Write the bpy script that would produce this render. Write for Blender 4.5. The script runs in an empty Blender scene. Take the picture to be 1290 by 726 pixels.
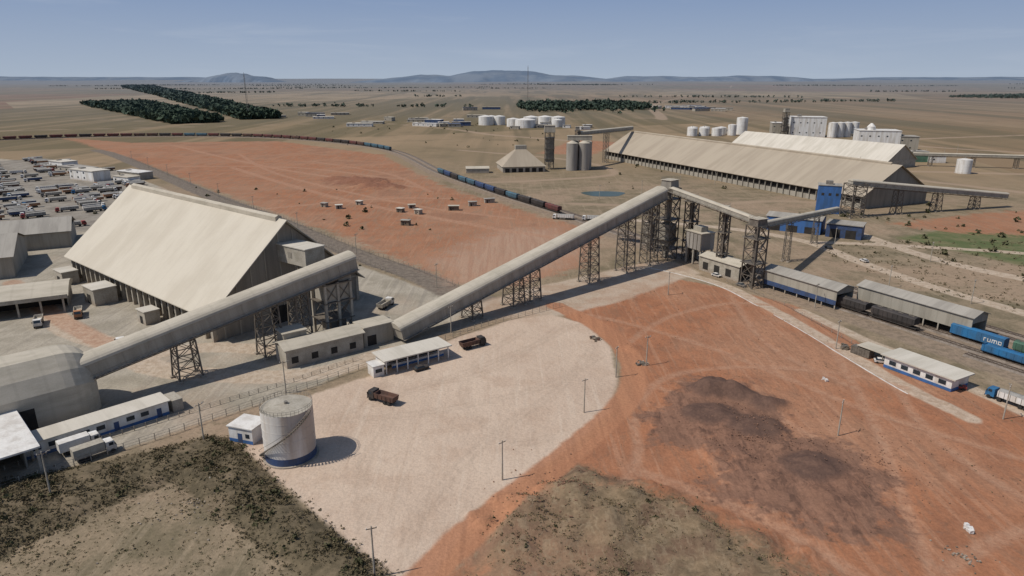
import bpy, math, random
import numpy as np
from mathutils import Matrix, Vector
random.seed(7); RNG=np.random.default_rng(7)
scene=bpy.context.scene
COL=scene.collection
# ------------------------------------------------------------------ materials
def nodes_of(name):
    m=bpy.data.materials.new(name); m.use_nodes=True
    nt=m.node_tree; nt.nodes.clear()
    out=nt.nodes.new('ShaderNodeOutputMaterial'); b=nt.nodes.new('ShaderNodeBsdfPrincipled')
    nt.links.new(b.outputs[0],out.inputs[0])
    return m,nt,b
class NT:
    def __init__(s,nt): s.nt=nt
    def lk(s,a,b): s.nt.links.new(a,b)
    def setin(s,sock,v):
        if isinstance(v,bpy.types.NodeSocket): s.lk(v,sock)
        else: sock.default_value=v
    def math(s,op,a,b=0.0,c=None,clamp=False):
        n=s.nt.nodes.new('ShaderNodeMath'); n.operation=op; n.use_clamp=clamp
        s.setin(n.inputs[0],a); s.setin(n.inputs[1],b)
        if c is not None: s.setin(n.inputs[2],c)
        return n.outputs[0]
    def mix(s,f,a,b,mode='MIX'):
        n=s.nt.nodes.new('ShaderNodeMix'); n.data_type='RGBA'; n.blend_type=mode
        s.setin(n.inputs[0],f)
        for k,v in ((6,a),(7,b)):
            if isinstance(v,(tuple,list)): n.inputs[k].default_value=(v[0],v[1],v[2],1)
            else: s.lk(v,n.inputs[k])
        return n.outputs[2]
    def rng(s,v,a,b,c=0.0,d=1.0,smooth=True):
        n=s.nt.nodes.new('ShaderNodeMapRange')
        if smooth: n.interpolation_type='SMOOTHSTEP'
        s.setin(n.inputs[0],v)
        for i,x in enumerate((a,b,c,d)): s.setin(n.inputs[i+1],x)
        return n.outputs[0]
    def mapping(s,vec,scale=(1,1,1),rot=(0,0,0)):
        n=s.nt.nodes.new('ShaderNodeMapping'); s.lk(vec,n.inputs[0])
        n.inputs['Scale'].default_value=scale; n.inputs['Rotation'].default_value=rot
        return n.outputs[0]
    def noise(s,vec,scale,detail=5,rough=.55,dist=0.0):
        n=s.nt.nodes.new('ShaderNodeTexNoise'); s.lk(vec,n.inputs['Vector'])
        n.inputs['Scale'].default_value=scale; n.inputs['Detail'].default_value=detail
        n.inputs['Roughness'].default_value=rough; n.inputs['Distortion'].default_value=dist
        return n.outputs[0]
    def attr(s,name):
        n=s.nt.nodes.new('ShaderNodeAttribute'); n.attribute_name=name; return n.outputs['Fac']
_mats={}
def dirty(name,c1,c2=None,sc=.25,rough=.85,streak=None,fine=.12,grime=0.0,metal=0.0,rib=None):
    if name in _mats: return _mats[name]
    m,nt,b=nodes_of(name); T=NT(nt)
    tc=nt.nodes.new('ShaderNodeTexCoord').outputs['Object']
    if c2 is None: c2=tuple(x*.72 for x in c1)
    v=T.mapping(tc,streak) if streak else tc
    n=T.noise(v,sc,4,.6)
    f=T.rng(n,.38,.66)
    col=T.mix(f,c1,c2)
    n2=T.noise(tc,sc*9,3,.6)
    k=T.rng(n2,.3,.7,1-fine,1+fine,False)
    comb=nt.nodes.new('ShaderNodeCombineColor')
    for i in range(3): T.lk(k,comb.inputs[i])
    col=T.mix(1.0,col,comb.outputs[0],'MULTIPLY')
    if rib:
        sep=nt.nodes.new('ShaderNodeSeparateXYZ'); T.lk(tc,sep.inputs[0])
        s_=T.math('SINE',T.math('MULTIPLY',sep.outputs[rib[0]],6.2832/rib[1]))
        r_=T.rng(s_,.86,1.0,0.0,rib[2])
        col=T.mix(r_,col,tuple(x*.35 for x in c1))
    if grime:
        sep=nt.nodes.new('ShaderNodeSeparateXYZ'); T.lk(tc,sep.inputs[0])
        g=T.rng(T.math('ADD',sep.outputs[2],T.math('MULTIPLY',n2,2.0)),1.0,3.4,grime,0.0)
        col=T.mix(g,col,(.28,.18,.12))
    T.lk(col,b.inputs['Base Color']); b.inputs['Roughness'].default_value=rough; b.inputs['Metallic'].default_value=metal
    b.inputs['Specular IOR Level'].default_value=.25
    _mats[name]=m; return m
ROOF=dirty('dusty_roof',(.51,.455,.365),(.46,.405,.32),.3,.85,(.3,.15,.15),.03,rib=(0,6.0,.05))
ROOF2=dirty('dusty_roof_tan',(.36,.30,.225),(.31,.255,.19),.35,.85,(.4,.06,.06),.04,rib=(0,12.0,.04))
ROOFG=dirty('gallery_roof',(.46,.405,.32),(.38,.335,.26),.4,.85,(.25,1,1),.06,rib=(0,6.0,.10))
ROOFL=dirty('pale_roof',(.54,.49,.41),(.46,.415,.34),.4,.8,(.6,.1,.1),.06,rib=(0,4.0,.08))
ROOFD=dirty('grey_roof',(.33,.30,.255),(.26,.235,.20),.5,.85,(.6,.08,.08),.08,rib=(0,4.0,.12))
CLAD=dirty('grey_cladding',(.27,.24,.195),(.21,.185,.15),.35,.85,(1,1,.1),.08,rib=(1,4.0,.15))
CLADX=dirty('grey_cladding_side',(.35,.315,.255),(.28,.25,.20),.35,.85,(1,1,.15),.08,rib=(0,4.0,.14))
CONC=dirty('dusty_concrete',(.38,.34,.275),(.29,.255,.20),.3,.9,None,.15,grime=.3)
WHITE=dirty('white_paint',(.70,.68,.64),(.54,.50,.44),.35,.6,(1,1,.15),.06,grime=.3)
WHITER=dirty('white_roof',(.64,.61,.56),(.50,.46,.41),.3,.7,None,.08)
BLUE=dirty('blue_paint',(.05,.13,.32),(.045,.10,.21),.4,.6,(1,1,.2),.08)
BLUED=dirty('dark_blue_paint',(.045,.075,.16),(.045,.06,.10),.4,.6,None,.08)
STEEL=dirty('galvanised_steel',(.25,.225,.19),(.17,.145,.12),1.0,.6,None,.15,metal=.2)
STEELD=dirty('dark_steel',(.165,.14,.112),(.105,.088,.07),1.0,.6,None,.15,metal=.1)
BOGIE=dirty('bogie_steel',(.05,.042,.036),(.03,.026,.022),1.0,.8,None,.15)
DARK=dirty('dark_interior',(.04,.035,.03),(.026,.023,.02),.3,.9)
GLASS=dirty('window_glass',(.03,.04,.05),(.02,.025,.03),.3,.15)
RUBBER=dirty('tyre_rubber',(.025,.024,.023),(.04,.035,.03),1,.9)
RUST=dirty('rust_wagon',(.13,.07,.05),(.08,.05,.04),.4,.8,(1,1,.3),.12)
BLACKW=dirty('black_wagon',(.06,.05,.045),(.04,.035,.032),.4,.7,(1,1,.3),.12)
REDW=dirty('red_wagon',(.15,.052,.045),(.10,.045,.04),.4,.8,(1,1,.3),.12)
TEAL=dirty('teal_wagon',(.07,.14,.18),(.06,.10,.125),.4,.7,(1,1,.3),.12)
BLUEW=dirty('blue_wagon',(.03,.15,.31),(.04,.11,.20),.4,.6,(1,1,.3),.1)
GREENW=dirty('green_wagon',(.07,.15,.10),(.06,.10,.07),.4,.7,(1,1,.3),.1)
ORANGE=dirty('orange_paint',(.36,.17,.08),(.26,.14,.08),.5,.7)
REDP=dirty('red_paint',(.30,.05,.04),(.22,.05,.04),.5,.5)
WOOD=dirty('weathered_wood',(.19,.15,.11),(.12,.095,.07),1,.9)
RAILM=dirty('rail_steel',(.22,.17,.13),(.13,.09,.07),1,.5,metal=.5)
BALLAST=dirty('ballast_gravel',(.22,.18,.145),(.155,.125,.10),.4,.95,None,.25)
SILO=dirty('silo_concrete',(.33,.30,.26),(.24,.215,.185),.3,.85,(1,1,.12),.08)
TARP=dirty('tarp_grey',(.30,.28,.25),(.2,.19,.17),.5,.8)
def paint_haze(T,col,tint,k=.85):  # air haze painted into the base colour, stronger with distance from origin
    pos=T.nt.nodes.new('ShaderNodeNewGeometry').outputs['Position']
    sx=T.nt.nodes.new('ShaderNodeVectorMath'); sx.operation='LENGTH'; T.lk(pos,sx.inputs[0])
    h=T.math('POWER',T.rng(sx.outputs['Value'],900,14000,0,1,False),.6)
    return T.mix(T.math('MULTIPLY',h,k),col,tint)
def leafmat(name,c1,c2,haze=False):
    m,nt,b=nodes_of(name); T=NT(nt)
    g=nt.nodes.new('ShaderNodeNewGeometry')
    n=T.noise(g.outputs['Position'],.35,2,.6)
    r=g.outputs['Random Per Island']
    f=T.math('ADD',T.math('MULTIPLY',n,.6),T.math('MULTIPLY',r,.5),clamp=True)
    c=T.mix(f,c1,c2)
    if haze: c=paint_haze(T,c,(.125,.155,.19))
    T.lk(c,b.inputs['Base Color']); b.inputs['Roughness'].default_value=.95; b.inputs['Specular IOR Level'].default_value=.1
    return m
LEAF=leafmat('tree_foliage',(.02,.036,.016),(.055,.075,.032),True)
LEAFD=leafmat('dry_scrub_leaves',(.115,.085,.048),(.25,.19,.11))
LEAFG=leafmat('scrub_leaves',(.07,.058,.033),(.165,.13,.075))
LEAFS=leafmat('shrub_leaves',(.042,.045,.022),(.11,.10,.052))
# ------------------------------------------------------------------ builder
def frame(x,y,ang,z=0): return Matrix.Translation((x,y,z))@Matrix.Rotation(math.radians(ang),4,'Z')
class B:
    def __init__(s,name,M=None): s.n=name; s.M=M or Matrix(); s.p={}
    def _g(s,part,mat):
        if part not in s.p: s.p[part]=([],[],mat)
        return s.p[part]
    def poly(s,part,mat,vs,fs):
        V,F,_=s._g(part,mat); o=len(V); V.extend([tuple(v) for v in vs]); F.extend([tuple(i+o for i in f) for f in fs])
    def box(s,part,mat,x0,x1,y0,y1,z0,z1):
        s.poly(part,mat,[(x0,y0,z0),(x1,y0,z0),(x1,y1,z0),(x0,y1,z0),(x0,y0,z1),(x1,y0,z1),(x1,y1,z1),(x0,y1,z1)],
          [(0,3,2,1),(4,5,6,7),(0,1,5,4),(1,2,6,5),(2,3,7,6),(3,0,4,7)])
    def taper(s,part,mat,x0,x1,y0,y1,z0,z1,ix0,ix1,iy):
        s.poly(part,mat,[(x0,y0,z0),(x1,y0,z0),(x1,y1,z0),(x0,y1,z0),(x0+ix0,y0+iy,z1),(x1-ix1,y0+iy,z1),(x1-ix1,y1-iy,z1),(x0+ix0,y1-iy,z1)],
          [(0,3,2,1),(4,5,6,7),(0,1,5,4),(1,2,6,5),(2,3,7,6),(3,0,4,7)])
    def beam(s,part,mat,p,q,t=.2,t2=None):
        p=Vector(p);q=Vector(q);d=(q-p)
        if d.length<1e-6: return
        d.normalize(); up=Vector((0,0,1)) if abs(d.z)<.95 else Vector((1,0,0))
        a=d.cross(up).normalized()*t/2; b_=a.normalized().cross(d)*(t2 or t)/2
        vs=[p-a-b_,p+a-b_,p+a+b_,p-a+b_,q-a-b_,q+a-b_,q+a+b_,q-a+b_]
        s.poly(part,mat,vs,[(0,3,2,1),(4,5,6,7),(0,1,5,4),(1,2,6,5),(2,3,7,6),(3,0,4,7)])
    def prism(s,part,mat,prof,x0,x1):
        n=len(prof); vs=[(x0,y,z) for y,z in prof]+[(x1,y,z) for y,z in prof]
        fs=[(i,(i+1)%n,n+(i+1)%n,n+i) for i in range(n)]+[tuple(range(n-1,-1,-1)),tuple(range(n,2*n))]
        s.poly(part,mat,vs,fs)
    def cyl(s,part,mat,cx,cy,r,z0,z1,n=24,r2=None):
        r2=r if r2 is None else r2
        vs=[(cx+r*math.cos(2*math.pi*i/n),cy+r*math.sin(2*math.pi*i/n),z0) for i in range(n)]
        vs+=[(cx+r2*math.cos(2*math.pi*i/n),cy+r2*math.sin(2*math.pi*i/n),z1) for i in range(n)]
        s.poly(part,mat,vs,[(i,(i+1)%n,n+(i+1)%n,n+i) for i in range(n)]+[tuple(range(n-1,-1,-1)),tuple(range(n,2*n))])
    def wheel(s,part,mat,cx,cy,cz,r,w,n=14):
        vs=[];
        for yy in (cy-w/2,cy+w/2):
            vs+=[(cx+r*math.cos(2*math.pi*i/n),yy,cz+r*math.sin(2*math.pi*i/n)) for i in range(n)]
        s.poly(part,mat,vs,[(i,(i+1)%n,n+(i+1)%n,n+i) for i in range(n)]+[tuple(range(n)),tuple(range(2*n-1,n-1,-1))])
    def gable(s,part,mat,x0,x1,y0,y1,ze,zr,th=.25,ov=.6):
        ym=(y0+y1)/2; sl=(zr-ze)/(ym-y0); a=y0-ov; b=y1+ov; zz=ze-sl*ov
        s.prism(part,mat,[(a,zz),(ym,zr),(b,zz),(b,zz+th),(ym,zr+th),(a,zz+th)][::-1],x0,x1)
    def done(s,single=False):
        if single or len(s.p)==1:
            me=bpy.data.meshes.new(s.n); V=[];F=[];MI=[];mats=[]
            for pn,(v,f,m) in s.p.items():
                o=len(V); V+=v; F+=[tuple(i+o for i in q) for q in f]
                if m not in mats: mats.append(m)
                MI+=[mats.index(m)]*len(f)
            me.from_pydata(V,[],F)
            for m in mats: me.materials.append(m)
            me.polygons.foreach_set('material_index',MI)
            s.fix(me)
            ob=bpy.data.objects.new(s.n,me); COL.objects.link(ob); ob.matrix_world=s.M; return ob
        e=bpy.data.objects.new(s.n,None); COL.objects.link(e); e.matrix_world=s.M; e.empty_display_size=1
        for pn,(v,f,m) in s.p.items():
            me=bpy.data.meshes.new(pn); me.from_pydata(v,[],f); me.materials.append(m); s.fix(me)
            c=bpy.data.objects.new(pn,me); COL.objects.link(c); c.parent=e
        return e
    def fix(s,me):
        import bmesh
        bm=bmesh.new(); bm.from_mesh(me); bmesh.ops.recalc_face_normals(bm,faces=bm.faces); bm.to_mesh(me); bm.free(); me.update()
# ------------------------------------------------------------------ ground
def catmull(pts,n=8):
    P=[np.array(p,float) for p in pts]; P=[2*P[0]-P[1]]+P+[2*P[-1]-P[-2]]; out=[]
    for i in range(1,len(P)-2):
        for k in range(n):
            t=k/n; a,b,c,d=P[i-1:i+3]
            out.append(.5*((2*b)+(c-a)*t+(2*a-5*b+4*c-d)*t*t+(3*b-a-3*c+d)*t**3))
    out.append(P[-2]); return np.array(out)
def offset(pts,o):
    pts=np.array(pts); t=np.gradient(pts,axis=0); t/=np.linalg.norm(t,axis=1,keepdims=True); return pts+np.stack([t[:,1],-t[:,0]],1)*-o
def segdist(X,Y,pts,closed):
    D=np.full(X.shape,1e9); n=len(pts)
    for i in range(n if closed else n-1):
        ax,ay=pts[i]; bx,by=pts[(i+1)%n]; dx,dy=bx-ax,by-ay; L=dx*dx+dy*dy+1e-9
        t=np.clip(((X-ax)*dx+(Y-ay)*dy)/L,0,1); D=np.minimum(D,np.hypot(X-ax-t*dx,Y-ay-t*dy))
    return D
def sdf_poly(X,Y,pts):
    D=segdist(X,Y,pts,True); ins=np.zeros(X.shape,bool); n=len(pts)
    for i in range(n):
        ax,ay=pts[i]; bx,by=pts[(i+1)%n]
        c=((ay>Y)!=(by>Y)); xi=(bx-ax)*(Y-ay)/((by-ay) if by!=ay else 1e-9)+ax
        ins^=c&(X<xi)
    return np.where(ins,D,-D)
def sdf_line(X,Y,pts,hw,smooth=True):
    if smooth and len(pts)>2: pts=catmull(pts,6)
    return hw-segdist(X,Y,pts,False)
_lat={}
def vnoise(X,Y,scale,seed=0,oct=4,gain=.5):
    out=np.zeros(X.shape); amp=1; tot=0
    for o in range(oct):
        r=_lat.setdefault((seed,o),np.random.default_rng(seed*31+o).random((256,256)))
        x=X/scale; y=Y/scale; xi=np.floor(x).astype(int); yi=np.floor(y).astype(int); fx=x-xi; fy=y-yi
        fx=fx*fx*(3-2*fx); fy=fy*fy*(3-2*fy)
        a=r[xi%256,yi%256];b=r[(xi+1)%256,yi%256];c=r[xi%256,(yi+1)%256];d=r[(xi+1)%256,(yi+1)%256]
        out+=amp*((a*(1-fx)+b*fx)*(1-fy)+(c*(1-fx)+d*fx)*fy); tot+=amp; amp*=gain; scale/=2.03
    return out/tot
RAIL=[(-1000,640),(-850,780),(-692,925),(-568,985),(-390,985),(-256,917),(-141,794),(-67,608),(-14,495),(27,418),(57,358),(80,310),(104,263),(121,232),(137,203),(154,171),(175,130),(200,80),(240,0)]
RC=catmull(RAIL,10)
ZP=dict(
 redL=[(-640,980),(-490,894),(-309,917),(-142,752),(-52,525),(21,401),(50,368),(30,290),(0,262),(-14,257),(-28,272),(-85,348),(-153,426),(-340,648),(-560,900)],
 redR=[(66,276),(86,258),(104,238),(110,202),(108,180),(120,168),(150,140),(180,60),(90,-40),(-30,-40),(-11,95),(9,128),(31,158),(36,189),(18,226),(40,262)],
 grey=[(-700,640),(-529,714),(-354,619),(-133,368),(-74,300),(-26,250),(-10,236),(-1,228),(-37,196),(-53,170),(-80,144),(-100,124),(-140,90),(-330,200),(-600,400)],
 yard=[(-600,640),(-505,700),(-480,714),(-354,619),(-278,525),(-233,368),(-260,330),(-329,380),(-500,500)],
 pale=[(-50,125),(-62,138),(-66,146),(-52,165),(-36,180),(-20,203),(-1,222),(14,228),(24,219),(31,198),(29,173),(24,154),(14,138),(3,125),(-7,113),(-12,98),(-15,88),(-22,90),(-31,105),(-42,117)],
 strip=[(-19,234),(10,262),(62,300),(74,300),(82,282),(60,262),(38,240),(15,225),(-5,224)],
 pink=[(-38,300),(-18,345),(-2,368),(24,372),(38,330),(28,305),(2,262),(-21,263)],
 dark=[(40,165),(52,174),(64,170),(68,154),(60,146),(70,140),(80,130),(74,110),(62,104),(49,112),(40,122),(44,136),(33,142),(31,152)],
 scrub=[(-112,120),(-96,96),(-90,98),(-80,114),(-70,123),(-52,108),(-33,93),(-15,70),(2,72),(-20,95),(-44,118),(-62,138),(-70,143),(-80,136)],
 gras=[(-12,72),(-8,95),(-3,112),(6,121),(14,130),(24,120),(32,118),(40,108),(47,100),(56,88),(62,70)],
 green=[(201,348),(242,372),(300,368),(290,290),(228,293)],
 siding=[(86,300),(104,300),(130,262),(152,228),(176,182),(205,130),(240,60),(170,60),(150,140),(136,176),(118,212),(100,250)],
)
ZL=dict(
 road=([(16,238),(30,214),(35,190),(33,170),(27,156),(13,135),(-1,116),(-12,100),(-22,78)],3.6),
 corr=([(-480,800),(-414,729),(-219,488),(-144,401),(-78,318),(-42,280),(-23,254),(-8,240)],6.5),
)
PATHS=[([(62,292),(74,280),(86,262),(92,240),(98,214),(103,186),(107,166),(112,150)],2.6),
 ([(182,229),(168,262),(158,300),(150,340),(120,372),(60,400)],3.5),([(185,365),(194,310),(213,272),(260,220)],4),
 ([(150,340),(200,330),(260,310),(330,280)],3.0),([(104,232),(112,205),(118,190),(126,160),(140,120)],2.2),
 ([(-133,160),(-110,190),(-95,197),(-70,196),(-52,206)],4),([(-196,262),(-150,215),(-120,196),(-100,180),(-60,176),(-36,194)],4.5)]
TRK=[([(24,229),(42,216),(62,196),(78,172),(90,154),(112,132),(140,110)],1.3),([(26,128),(46,112),(58,95),(66,70)],1.6),([(58,85),(76,98),(94,107),(120,112)],1.5),
 ([(31,158),(45,176),(70,182),(96,176),(106,168)],1.2),([(36,200),(55,225),(80,240),(96,238)],1.2),([(100,200),(88,150),(72,100),(64,70)],1.3),
 ([(30,150),(26,128),(10,100),(-4,72)],1.2),([(104,170),(98,140),(104,110),(120,80)],1.2),([(-260,640),(-180,540),(-100,450),(-20,380),(20,350)],3),
 ([(-420,860),(-280,700),(-180,600),(-70,520)],3),([(-160,430),(-90,470),(-40,470)],2.5),([(-320,650),(-200,640),(-90,560)],2.5),
 ([(-205,268),(-160,226),(-128,200)],3.5),([(38,170),(56,150),(62,128),(50,112)],1.0),([(46,172),(66,150),(74,124),(66,108)],1.0),([(84,250),(80,200),(92,168)],1.1),
 ([(-300,760),(-220,620),(-140,520),(-60,440),(0,400)],2.2),([(-200,690),(-110,600),(-60,500)],2.2)]
PTRK=[]
for pts in ([(24,222),(8,200),(-14,178),(-34,160),(-46,150)],[(28,205),(14,170),(-6,140),(-18,110),(-17,92)],[(-34,182),(-20,172),(-4,182),(10,204),(18,220)],[(-36,172),(-30,150),(-32,128),(-26,104)],[(-58,148),(-40,150),(-16,156),(10,170),(28,192)],[(4,212),(-10,186),(-12,160),(0,140),(10,142)]):
    c_=catmull(pts,6)
    for o_ in(-1.0,1.0): PTRK.append([tuple(p) for p in offset(c_,o_)])
FROADS=[([(-1200,900),(-900,1060),(-650,1150),(-448,1230),(-266,1290),(-110,1150),(-29,1022),(40,960),(117,894),(250,860),(420,900),(700,1000),(1400,1200)],7),
 ([(-266,1290),(-60,1380),(120,1420),(420,1500),(900,1650),(2200,2300)],7),([(330,620),(420,600),(600,560),(900,520)],6),([(420,1000),(520,820),(700,700),(1000,640)],6),
 ([(-560,1260),(-1000,1500),(-2000,1900),(-4500,3200)],9),([(300,1400),(500,2400),(1200,4200),(2500,8000)],12),([(100,900),(330,560),(420,470),(700,420)],5),
 ([(-40,540),(30,560),(90,600),(60,700),(-60,800)],4),([(40,450),(110,440),(180,460),(230,440)],4)]
def axis(lo,hi,st,lo2,hi2,st2,far,g=1.06):
    a=list(np.arange(lo,hi+.01,st)); 
    v=hi
    while v<hi2: v+=st2; a.append(v)
    s_=st2
    while v<far: s_*=g; v+=s_; a.append(v)
    v=lo
    while v>lo2: v-=st2; a.insert(0,v)
    s_=st2
    while v>-far: s_*=g; v-=s_; a.insert(0,v)
    return np.array(a)
xs=axis(-125,150,1.0,-520,520,3.0,45000,1.06)
ys=axis(84,285,1.0,60,760,3.0,45000,1.05)
XX,YY=np.meshgrid(xs,ys,indexing='xy'); nx,ny=len(xs),len(ys)
Z={}
for k,p in ZP.items(): Z[k]=sdf_poly(XX,YY,p)
Z['redL']=np.maximum(Z['redL'],sdf_poly(XX,YY,[(215,385),(300,420),(430,440),(400,375),(300,345),(240,360)]))
Z['redL']=np.maximum(Z['redL'],sdf_poly(XX,YY,[(20,760),(90,735),(150,900),(80,960)])-8)
for k,(p,w) in ZL.items(): Z[k]=sdf_line(XX,YY,p,w)
Z['path']=np.max([sdf_line(XX,YY,p,w) for p,w in PATHS],axis=0)
Z['trk']=np.max([sdf_line(XX,YY,p,w) for p,w in TRK],axis=0)
Z['ptrk']=np.max([sdf_line(XX,YY,p,.35,False) for p in PTRK],axis=0)
Z['froad']=np.max([sdf_line(XX,YY,p,w) for p,w in FROADS],axis=0)
Z['rail']=np.maximum(sdf_line(XX,YY,[tuple(p) for p in RC[::2]],9,False),Z.pop('siding'))
def sst(a,b,x): t=np.clip((x-a)/(b-a),0,1); return t*t*(3-2*t)
ZZ=np.zeros(XX.shape)
n1=vnoise(XX,YY,9,1,5,.55); n2=vnoise(XX,YY,2.6,2,3,.6); n3=vnoise(XX,YY,28,3,4)
ZZ+=sst(0,4,Z['scrub'])*(.25+2.4*np.clip(n1-.36,0,1)+.6*n2)
ZZ+=sst(0,4,Z['gras'])*(.1+4.6*np.clip(n1-.38,0,1)+.6*n2)
ZZ+=sst(0,8,Z['dark'])*(3.2*np.clip(n1-.42,0,1)+.6*n2)
soil=sst(4,14,Z['redR'])*(1-sst(-3,2,Z['road']))*(1-sst(-2,2,Z['trk']))
ZZ+=soil*(1.1*np.clip(n3-.45,0,1)+.35*n2)
MOUNDS=[(53,166,8,3.6),(60,163,6,2.4),(66,158,6,1.6),(49,152,9,1.8),(58,146,9,1.9),(64,128,9,1.6),(46,134,8,1.3),(37,196,4,.8),(12,118,6,1.5),(3,112,5,1.3),(24,119,7,1.5),(-120,545,34,3.2),(-100,520,24,2.4),(-140,565,22,2.2),(86,172,5,.5)]
for i in range(46):
    x=random.uniform(32,80);y=random.uniform(104,172)
    if sdf_poly(np.array([x]),np.array([y]),ZP['dark'])[0]>-3: MOUNDS.append((x,y,random.uniform(1.6,3.6),random.uniform(.4,1.3)))
for i in range(26):
    k=i/25; x=-8+k*60; y=112+14*math.sin(k*3.0)-k*14+random.uniform(-4,4); MOUNDS.append((x,y,random.uniform(2,4.2),random.uniform(.5,1.5)))
for mx,my,r,h in MOUNDS:
    d=np.hypot(XX-mx,(YY-my)*1.25)+ (n1-.5)*r*1.1+(n2-.5)*min(2,r*.5); ZZ+=h*sst(r,0,d)*(.75+.5*n2)
far=np.hypot(XX,YY)
ZZ+=sst(2500,7000,far)*(vnoise(XX,YY,2600,5,3)-.5)*60
ZZ-=.03
Z['pile']=np.max([r*.8-np.hypot(XX-mx,(YY-my)*1.25) for mx,my,r,h in MOUNDS if (my<200 and mx>40 and h>1.55)],axis=0)
Z['redpile']=np.max([r*.7-np.hypot(XX-mx,(YY-my)*1.25) for mx,my,r,h in MOUNDS if my>500],axis=0)
me=bpy.data.meshes.new('ground')
co=np.stack([XX,YY,ZZ],-1).reshape(-1,3).astype(np.float32)
I,J=np.meshgrid(np.arange(nx-1),np.arange(ny-1),indexing='xy'); a=(J*nx+I).ravel()
fa=np.stack([a,a+1,a+1+nx,a+nx],-1).ravel().astype(np.int32); nf=len(a)
me.vertices.add(len(co)); me.vertices.foreach_set('co',co.ravel())
me.loops.add(nf*4); me.loops.foreach_set('vertex_index',fa)
me.polygons.add(nf); me.polygons.foreach_set('loop_start',(np.arange(nf)*4).astype(np.int32)); me.polygons.foreach_set('loop_total',np.full(nf,4,np.int32))
me.polygons.foreach_set('use_smooth',np.ones(nf,bool)); me.update(calc_edges=True)
for k,v in Z.items():
    at=me.attributes.new('z_'+k,'FLOAT','POINT'); at.data.foreach_set('value',np.clip(v,-80,80).astype(np.float32).ravel())
ground=bpy.data.objects.new('ground',me); COL.objects.link(ground)
def ground_h(x,y):
    i=np.clip(np.searchsorted(xs,x)-1,0,nx-2); j=np.clip(np.searchsorted(ys,y)-1,0,ny-2); return ZZ[j,i]
m,nt,bs=nodes_of('site_ground'); T=NT(nt)
pos=nt.nodes.new('ShaderNodeNewGeometry').outputs['Position']
A=T.noise(pos,1/60,4,.6); Bn=T.noise(pos,1/11,6,.62); C=T.noise(pos,1/2.2,4,.65); D=T.noise(pos,1.6,2,.7)
S1=T.noise(T.mapping(pos,(1/2.0,1/45,1),(0,0,math.radians(38))),1,3,.6,.4)
S2=T.noise(T.mapping(pos,(1/2.5,1/60,1),(0,0,math.radians(-50))),1,3,.6,.5)
W1=T.noise(T.mapping(pos,(1/5,1/26,1),(0,0,math.radians(15))),1,4,.7,2.5)
L=T.noise(pos,1/420,4,.55)
def vary(a,b,n,lo=.38,hi=.64): return T.mix(T.rng(n,lo,hi),a,b)
warp=T.math('SUBTRACT',T.math('ADD',T.math('MULTIPLY',Bn,.65),T.math('MULTIPLY',C,.35)),.5)
def mask(k,amp,w): return T.rng(T.math('ADD',T.attr('z_'+k),T.math('MULTIPLY',warp,amp)),-w,w)
vor=nt.nodes.new('ShaderNodeTexVoronoi'); vor.inputs['Scale'].default_value=1/1000
T.lk(T.mapping(pos,(.8,.5,1),(0,0,.35)),vor.inputs['Vector']); sepc=nt.nodes.new('ShaderNodeSeparateColor'); T.lk(vor.outputs['Color'],sepc.inputs[0])
fld=T.mix(T.rng(sepc.outputs[0],.15,.85),(.185,.122,.070),(.255,.185,.112))
fld=T.mix(T.rng(sepc.outputs[1],.55,.6,0,.8),fld,(.13,.108,.060))
fld=T.mix(T.rng(sepc.outputs[2],.66,.70,0,.8),fld,(.20,.105,.066))
fld=T.mix(T.rng(sepc.outputs[2],.12,.16,.9,0),fld,(.31,.235,.15))
fld=T.mix(T.rng(L,.42,.62,0,.6),fld,(.155,.122,.072))
fs=T.noise(T.mapping(pos,(1/60,1/1800,1),(0,0,1.35)),1,4,.65,.3)
fld=T.mix(T.rng(fs,.45,.62,0,.55),fld,(.29,.205,.125))
fs2=T.noise(T.mapping(pos,(1/90,1/2500,1),(0,0,1.45)),1,3,.65,.3)
fld=T.mix(T.rng(fs2,.50,.60,0,.7),fld,(.115,.095,.056))
fld=T.mix(T.rng(A,.5,.68,0,.4),fld,(.125,.10,.06))
near=vary((.25,.19,.125),(.155,.125,.078),Bn)
near=T.mix(T.rng(A,.46,.62,0,.75),near,(.31,.22,.15))
near=T.mix(T.rng(C,.5,.68,0,.5),near,(.115,.095,.056))
near=T.mix(T.rng(S2,.54,.66,0,.35),near,(.32,.25,.17))
sx=nt.nodes.new('ShaderNodeVectorMath'); sx.operation='LENGTH'; T.lk(pos,sx.inputs[0]); dist=sx.outputs['Value']
col=T.mix(T.rng(dist,420,800),near,fld)
def lay(col,k,amp,w,c,op=1.0):
    f=mask(k,amp,w)
    if op<1: f=T.math('MULTIPLY',f,op)
    return T.mix(f,col,c)
red=vary((.325,.142,.074),(.265,.118,.064),Bn)
red=T.mix(T.rng(A,.44,.62,0,.7),red,(.34,.185,.112))
red=T.mix(T.rng(S1,.52,.66,0,.4),red,(.39,.22,.137))
red=T.mix(T.rng(S2,.56,.68,0,.35),red,(.21,.10,.06))
red=T.mix(T.rng(W1,.50,.64,0,.5),red,(.225,.125,.077))
red=T.mix(T.rng(C,.54,.70,0,.55),red,(.20,.105,.064))
redp=T.mix(T.rng(L,.40,.6,0,.45),red,(.30,.17,.105))
redp=T.mix(T.rng(W1,.48,.6,0,.45),redp,(.26,.17,.11))
redp=T.mix(T.rng(A,.56,.66,0,.5),redp,(.21,.10,.06))
greyc=vary((.35,.305,.24),(.27,.235,.18),Bn)
greyc=T.mix(T.rng(A,.52,.66,0,.5),greyc,(.36,.26,.185))
greyc=T.mix(T.rng(S2,.52,.66,0,.4),greyc,(.21,.182,.15))
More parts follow.
